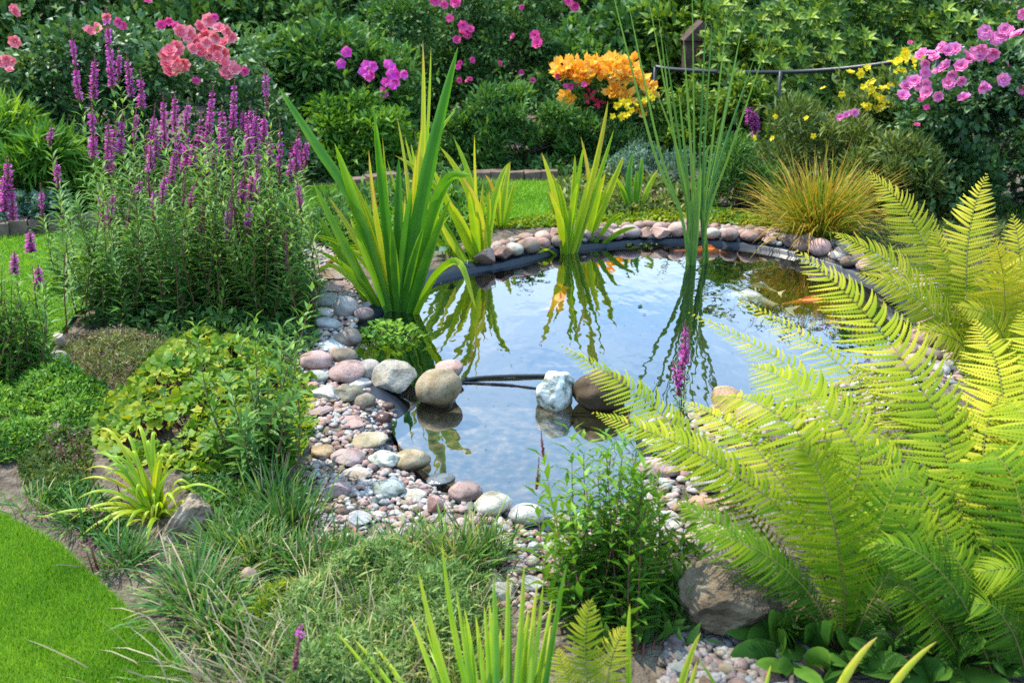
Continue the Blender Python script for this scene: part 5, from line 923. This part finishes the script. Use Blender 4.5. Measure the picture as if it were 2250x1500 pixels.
# near iris at the bottom
D_ = lambda u: (u, 1640)
fl = [(918,1252,22,.66),(970,1182,18,.62),(1002,1290,14,.6),(945,1405,16,.7),(1084,1262,20,.45),(1116,1250,18,.66),(1152,1238,20,.66),(1120,1300,22,.3),(1246,1235,26,.4),(1182,1272,16,.72),(1210,1370,15,.7),(736,1385,14,.62),(777,1402,14,.64),(816,1412,14,.66),(930,1440,14,.74),(951,1432,16,.7),(1062,1425,16,.72),(1075,1320,18,.6),(1045,1350,16,.62),(1100,1380,24,.68),(1140,1400,24,.6),(1160,1340,22,.64),(1190,1420,22,.5),(1000,1440,18,.66),(1020,1400,16,.55)]
straps('iris', 'bright yellow green iris leaves rising from the bottom edge in front of the gravel', 'iris', (1110, 1640), [([(1110+(u-1110)*.45+rng.normal(0, 12), 1650), (1110+(u-1110)*.74, 1400+.35*(v-1250)+60), (u, v)], w_*.9, t0, .22) for u, v, w_, t0 in fl+[(rng.uniform(900, 1230), rng.uniform(1270, 1440), 16, rng.uniform(.5, .75)) for _ in range(16)]], 'iris_leaf', None, .08)
straps('iris', 'few narrow yellow leaves between the small fern and the brown boulder', 'iris', (1500, 1600), [([(1470,1620),(1500,1500),(1540,1388)], 20, .72, .1), ([(1480,1620),(1510,1540),(1532,1450)], 16, .72, .1), ([(1390,1620),(1380,1460),(1384,1325)], 14, .62, .1), ([(1660,1620),(1680,1530),(1694,1460)], 12, .7, .1), ([(1640,1610),(1600,1550),(1530,1440)], 10, .45, .05)], 'iris_leaf', None, .08)
straps('iris', 'two pale yellow blades crossing the broad dark green leaves', 'iris', (1840, 1600), [([(1800,1620),(1850,1500),(1928,1398)], 22, .78, .1), ([(1900,1620),(1960,1510),(2058,1408)], 20, .78, .1), ([(1830,1620),(1840,1540),(1855,1470)], 12, .7, .05)], 'iris_leaf', None, .08)
# leafy young loosestrife in front of the small pool
o = G(1350, 1400, .08); yl = T('loosestrife', 'young bright green loosestrife with red bud spikes in front of the small pool', 'loosestrife', tuple(o), 'purple loosestrife on the right bank')
for u, v, bud in [(1193,1005,60),(1180,1075,70),(1215,1105,0),(1255,950,0),(1282,965,0),(1330,955,0),(1384,960,50),(1420,1010,0),(1440,1095,0),(1512,1110,0),(1545,1190,0),(1200,1200,0),(1232,1185,0),(1352,1180,0),(1402,1200,0),(1300,1110,0),(1365,1060,0),(1470,1180,0),(1500,1240,0),(1270,1240,0),(1330,1270,0),(1430,1280,0),(1230,1280,0),(1390,1300,0),(1480,1300,0),(1560,1310,0),(1200,1300,0),(1350,1090,0),(1310,1000,0),(1250,1100,0),(1290,1330,0),(1460,1350,0),(1530,1350,0),(1400,1120,0)]+[(rng.uniform(1200, 1540), rng.uniform(1130, 1380), 0) for _ in range(22)]+[(rng.uniform(1225, 1450), rng.uniform(950, 1150), 0) for _ in range(18)]:
    D = rng.uniform(2.15, 2.55); top = P(u, v, D); base = o+[(top[0]-o[0])*.55+rng.normal(0, .02), rng.normal(0, .06), 0]
    part('leafy_stem', leafy_stem([base, (base+top)/2+[(top[0]-base[0])*.1, 0, 0]+rng.normal(0, .015, 3), top], .098, int(11+(1420-v)/42), .52, .26, .45, .08, 1., shrink=.45, rad=.003).build('leafy_stem', [M['bright_leaf'] if v < 1150 else M['strife_leaf'], M['stem_red']], o), yl)
    if bud: spike(yl, o, P(u+rng.normal(0, 3), v-bud, D), top, 'spent', .55)
o = G(1500, 960, .08); pl = T('loosestrife', 'slender loosestrife with magenta spikes in front of the bulrush reflection', 'loosestrife', tuple(o), 'purple loosestrife on the right bank')
for a, b in (((1507,705),(1505,800)),((1490,800),(1495,850)),((1480,790),(1492,870)),((1500,740),(1497,830))):
    D = o[1]+rng.uniform(-.15, .05); tp, ft = P(*a, D), P(*b, D)
    part('leafy_stem', leafy_stem([o, (o+ft)/2, ft], .05, 9, .5, .2, .5).build('leafy_stem', [M['strife_leaf'], M['stem_red']], o), pl); spike(pl, o, tp, ft, 'bloom' if a[1] < 760 else 'half', .8)

# ================================================================ FERNS
fern('fern', 'large fern with an upright front frond rising beside the brown boulder', (1850, 1430), [
 ([(1845,1430),(1770,1300),(1640,1120),(1500,955),(1380,850),(1232,757)], 2.75, .10, .62, .5, 56),
 ([(1855,1425),(1852,1260),(1815,1080),(1770,990),(1752,975)], 2.05, .165, .42, .75, 50),
 ([(1835,1430),(1740,1290),(1640,1195),(1560,1140),(1488,1100)], 2.25, .12, .30, .35, 46),
 ([(1850,1430),(1800,1250),(1720,1120),(1560,1010),(1420,945),(1300,905)], 2.55, .10, .55, .5, 54),
 ([(1860,1430),(1830,1200),(1890,1010),(1800,890),(1720,830),(1645,800)], 2.75, .16, .66, .55, 54),
 ([(1870,1425),(1890,1300),(1930,1160),(1975,1060),(2030,1040)], 2.15, .12, .45, .5, 44),
 ([(1860,1430),(1880,1330),(1890,1220),(1935,1120)], 2.2, .09, .35, .5, 34),
 ([(1840,1430),(1790,1320),(1700,1230),(1600,1180),(1520,1165)], 2.1, .09, .25, .4, 40),
 ([(1865,1430),(1905,1340),(1960,1250),(2010,1200)], 2.0, .08, .35, .5, 34),
 ([(1850,1430),(1790,1200),(1690,1020),(1600,930),(1500,880)], 2.65, .12, .6, .45, 50),
 ([(1855,1430),(1830,1150),(1760,960),(1650,880),(1560,870)], 2.7, .13, .58, .5, 50)])
fern('fern', 'biggest fern with long arching yellow green fronds at the right frame edge', (2160, 1480), [
 ([(2150,1480),(2130,1200),(2090,980),(1990,800),(1880,665),(1748,548)], 3.0, .16, .72, .55, 58),
 ([(2145,1480),(2080,1200),(1980,1010),(1830,870),(1680,770),(1510,684)], 3.15, .09, .6, .45, 56),
 ([(2150,1480),(2100,1180),(2010,980),(1880,830),(1750,730),(1612,650)], 3.2, .09, .62, .45, 56),
 ([(2190,1500),(2120,1330),(2040,1230),(1960,1195),(1885,1200)], 2.05, .11, .12, .3, 44),
 ([(2280,1480),(2260,1200),(2220,1040),(2170,1000),(2112,1058)], 2.3, .17, .5, .5, 46),
 ([(2300,1480),(2290,1330),(2240,1250),(2142,1258)], 2.0, .12, .5, .5, 40),
 ([(2170,1480),(2170,1250),(2160,1060),(2110,930),(2040,850)], 2.7, .16, .45, .6, 52),
 ([(2180,1480),(2200,1200),(2210,960),(2190,800),(2140,700)], 2.9, .17, .72, .6, 54),
 ([(2210,1480),(2260,1200),(2290,950),(2280,780),(2240,680)], 2.9, .17, .74, .6, 54),
 ([(2140,1480),(2050,1350),(1990,1290),(1930,1300)], 2.0, .10, .3, .4, 36),
 ([(2160,1480),(2110,1250),(2040,1100),(1940,1000),(1850,960)], 2.55, .15, .52, .5, 50),
 ([(2150,1480),(2060,1280),(1980,1150),(1900,1090),(1840,1070)], 2.35, .13, .42, .5, 46),
 ([(2230,1480),(2240,1300),(2230,1150),(2200,1080)], 2.25, .15, .4, .5, 42),
 ([(2200,1500),(2170,1350),(2110,1240),(2060,1180)], 2.1, .12, .3, .5, 40),
 ([(2260,1500),(2230,1400),(2180,1330),(2120,1330)], 1.95, .12, .25, .4, 40),
 ([(2320,1450),(2320,1150),(2290,980),(2240,900),(2180,880)], 2.5, .16, .66, .5, 46),
 ([(2155,1480),(2120,1180),(2060,960),(1960,850),(1860,800)], 2.85, .14, .66, .5, 52), ([(2150,1480),(2080,1240),(1960,1080),(1840,1000),(1740,980)], 2.6, .13, .55, .5, 48), ([(2165,1480),(2150,1200),(2110,1010),(2050,900),(1960,870)], 2.75, .15, .6, .5, 50), ([(2190,1480),(2180,1200),(2160,1000),(2190,880),(2230,840)], 2.7, .15, .66, .55, 48), ([(2160,1480),(2100,1300),(2020,1180),(1950,1130)], 2.3, .13, .35, .5, 44), ([(2240,1480),(2270,1250),(2260,1100),(2200,990)], 2.4, .15, .5, .5, 46), ([(2200,1490),(2150,1330),(2080,1290),(2000,1330)], 2.05, .11, .25, .4, 40)])
fern('fern', 'fern at the far right bank with yellowish fronds below the pink roses', (2190, 920), [
 ([(2180,920),(2120,740),(2060,600),(1990,460),(1905,375)], 3.75, .14, .80, .55, 54),
 ([(2175,920),(2110,740),(2020,640),(1930,560),(1828,510)], 3.6, .13, .74, .5, 54),
 ([(2190,920),(2130,720),(2125,560),(2140,460),(2168,380)], 3.7, .15, .82, .65, 50),
 ([(2200,920),(2205,780),(2208,660),(2200,580),(2185,525)], 3.3, .16, .80, .7, 48),
 ([(2210,920),(2230,720),(2240,560),(2225,470)], 3.6, .14, .82, .6, 46),
 ([(2215,920),(2280,750),(2310,600),(2290,520)], 3.4, .15, .78, .6, 46),
 ([(2185,920),(2150,800),(2090,740),(2010,720)], 3.2, .12, .68, .5, 42),
 ([(2190,920),(2170,760),(2190,640),(2260,560)], 3.35, .15, .78, .6, 46),
 ([(2185,920),(2110,760),(2030,670),(1960,620),(1880,600)], 3.4, .12, .7, .5, 46), ([(2190,920),(2150,740),(2090,600),(2050,500)], 3.6, .13, .76, .55, 46), ([(2200,920),(2220,800),(2180,700),(2100,670)], 3.2, .13, .66, .55, 44)])
fern('fern', 'small pale fern with two upright fronds at the bottom between iris and loosestrife', (1310, 1600), [
 ([(1300,1610),(1290,1500),(1285,1400),(1298,1312)], 1.85, .062, .80, .75, 30), ([(1320,1610),(1330,1520),(1345,1440),(1375,1372)], 1.83, .06, .86, .75, 30), ([(1290,1610),(1262,1530),(1240,1470),(1225,1420)], 1.83, .045, .8, .7, 26)])
b = MB(); p = P(1290, 1470, 1.83); b.add(leafset(np.zeros((1, 3)), np.array([[1, .1, .75]]), np.array([[0, -1, .5]]), .075, .02, .98, .2, .1)); solo('leaf', b.build('leaf', M['dry_leaf']), 'rusty dry leaf caught on the small pale fern', 'leaf', tuple(p))
# dead brown fronds lying at the fern crowns
for kx, (bu_, bv_, ends) in enumerate(((1860, 1425, [(1700,1390),(1960,1370),(1790,1330)]), (2150, 1475, [(2010,1400),(2060,1340),(2240,1370)]))):
    t = bpy.data.objects['fern' if kx == 0 else 'fern.001']; o = np.array(t.location)
    for u, v in ends:
        a = G(bu_, bv_, .1); e = P(u, v, a[1]+.12); e[2] = max(.11, e[2]-.05); g, c, Lf = frond_geo([a, (a+e)/2+[0, 0, .10], e], .05, .5, .4, 24, .7)
        part('dead_frond', MB().add(g).build('dead_frond', M['dry_leaf'], o), t, label='withered brown frond at the crown')
# broad dark leaves at the bottom right
o = G(1900, 1530, .08); hs = T('hosta', 'low clump of broad dark green leaves at the bottom below the ferns', 'hosta', tuple(o))
def broad(base, d, L, w, nrm, t0):
    s = np.linspace(0, 1, 9); c = base+np.outer(s, d)*L-np.outer(s**2, Zv)*L*.22; wd = w*2.05*(s+.01)**.6*(1-s)**.75+.002
    return ribbon(c, wd, nrm, np.clip(t0+.1*s, 0, 1), .12)
for i in range(140):
    u, v = rng.uniform(1700, 2290), rng.uniform(1400, 1560)
    if v < 1430 and (u > 2150): continue
    p = P(u, v+18, rng.uniform(1.93, 2.12)); p[2] = max(p[2], .10); d = unit(np.array([rng.normal(0, .6), rng.normal(-.25, .45), rng.uniform(.25, 1.)])); nrm = unit(Zv+[0, -.6, 0]+rng.normal(0, .3, 3))
    part('leaf', MB().add(broad(p-o, d, rng.uniform(.10, .16), rng.uniform(.05, .075), nrm, rng.uniform(.05, .6))).build('leaf', M['hosta_leaf']), hs)
# orange tinted grass on the far bank
og = tuft('sedge', 'fountain of orange tinted green grass on the far right bank', 'ornamental grass', (1792, 525), 1300, .78, .006, 'sedge_leaf', .6, .55, .05, None, droop=.5, ts=.2)
for b, lab in (((1060, 425), 'fine grass at the back lawn edge beside the yellow green iris'), ((2230, 470), 'grey green feathery tuft with pink dots at the frame edge under the rose bush')):
    tuft('grass_tuft', lab, 'grass tuft', b, 260, .16, .006, 'rush_leaf', .8, .5, .08, None)
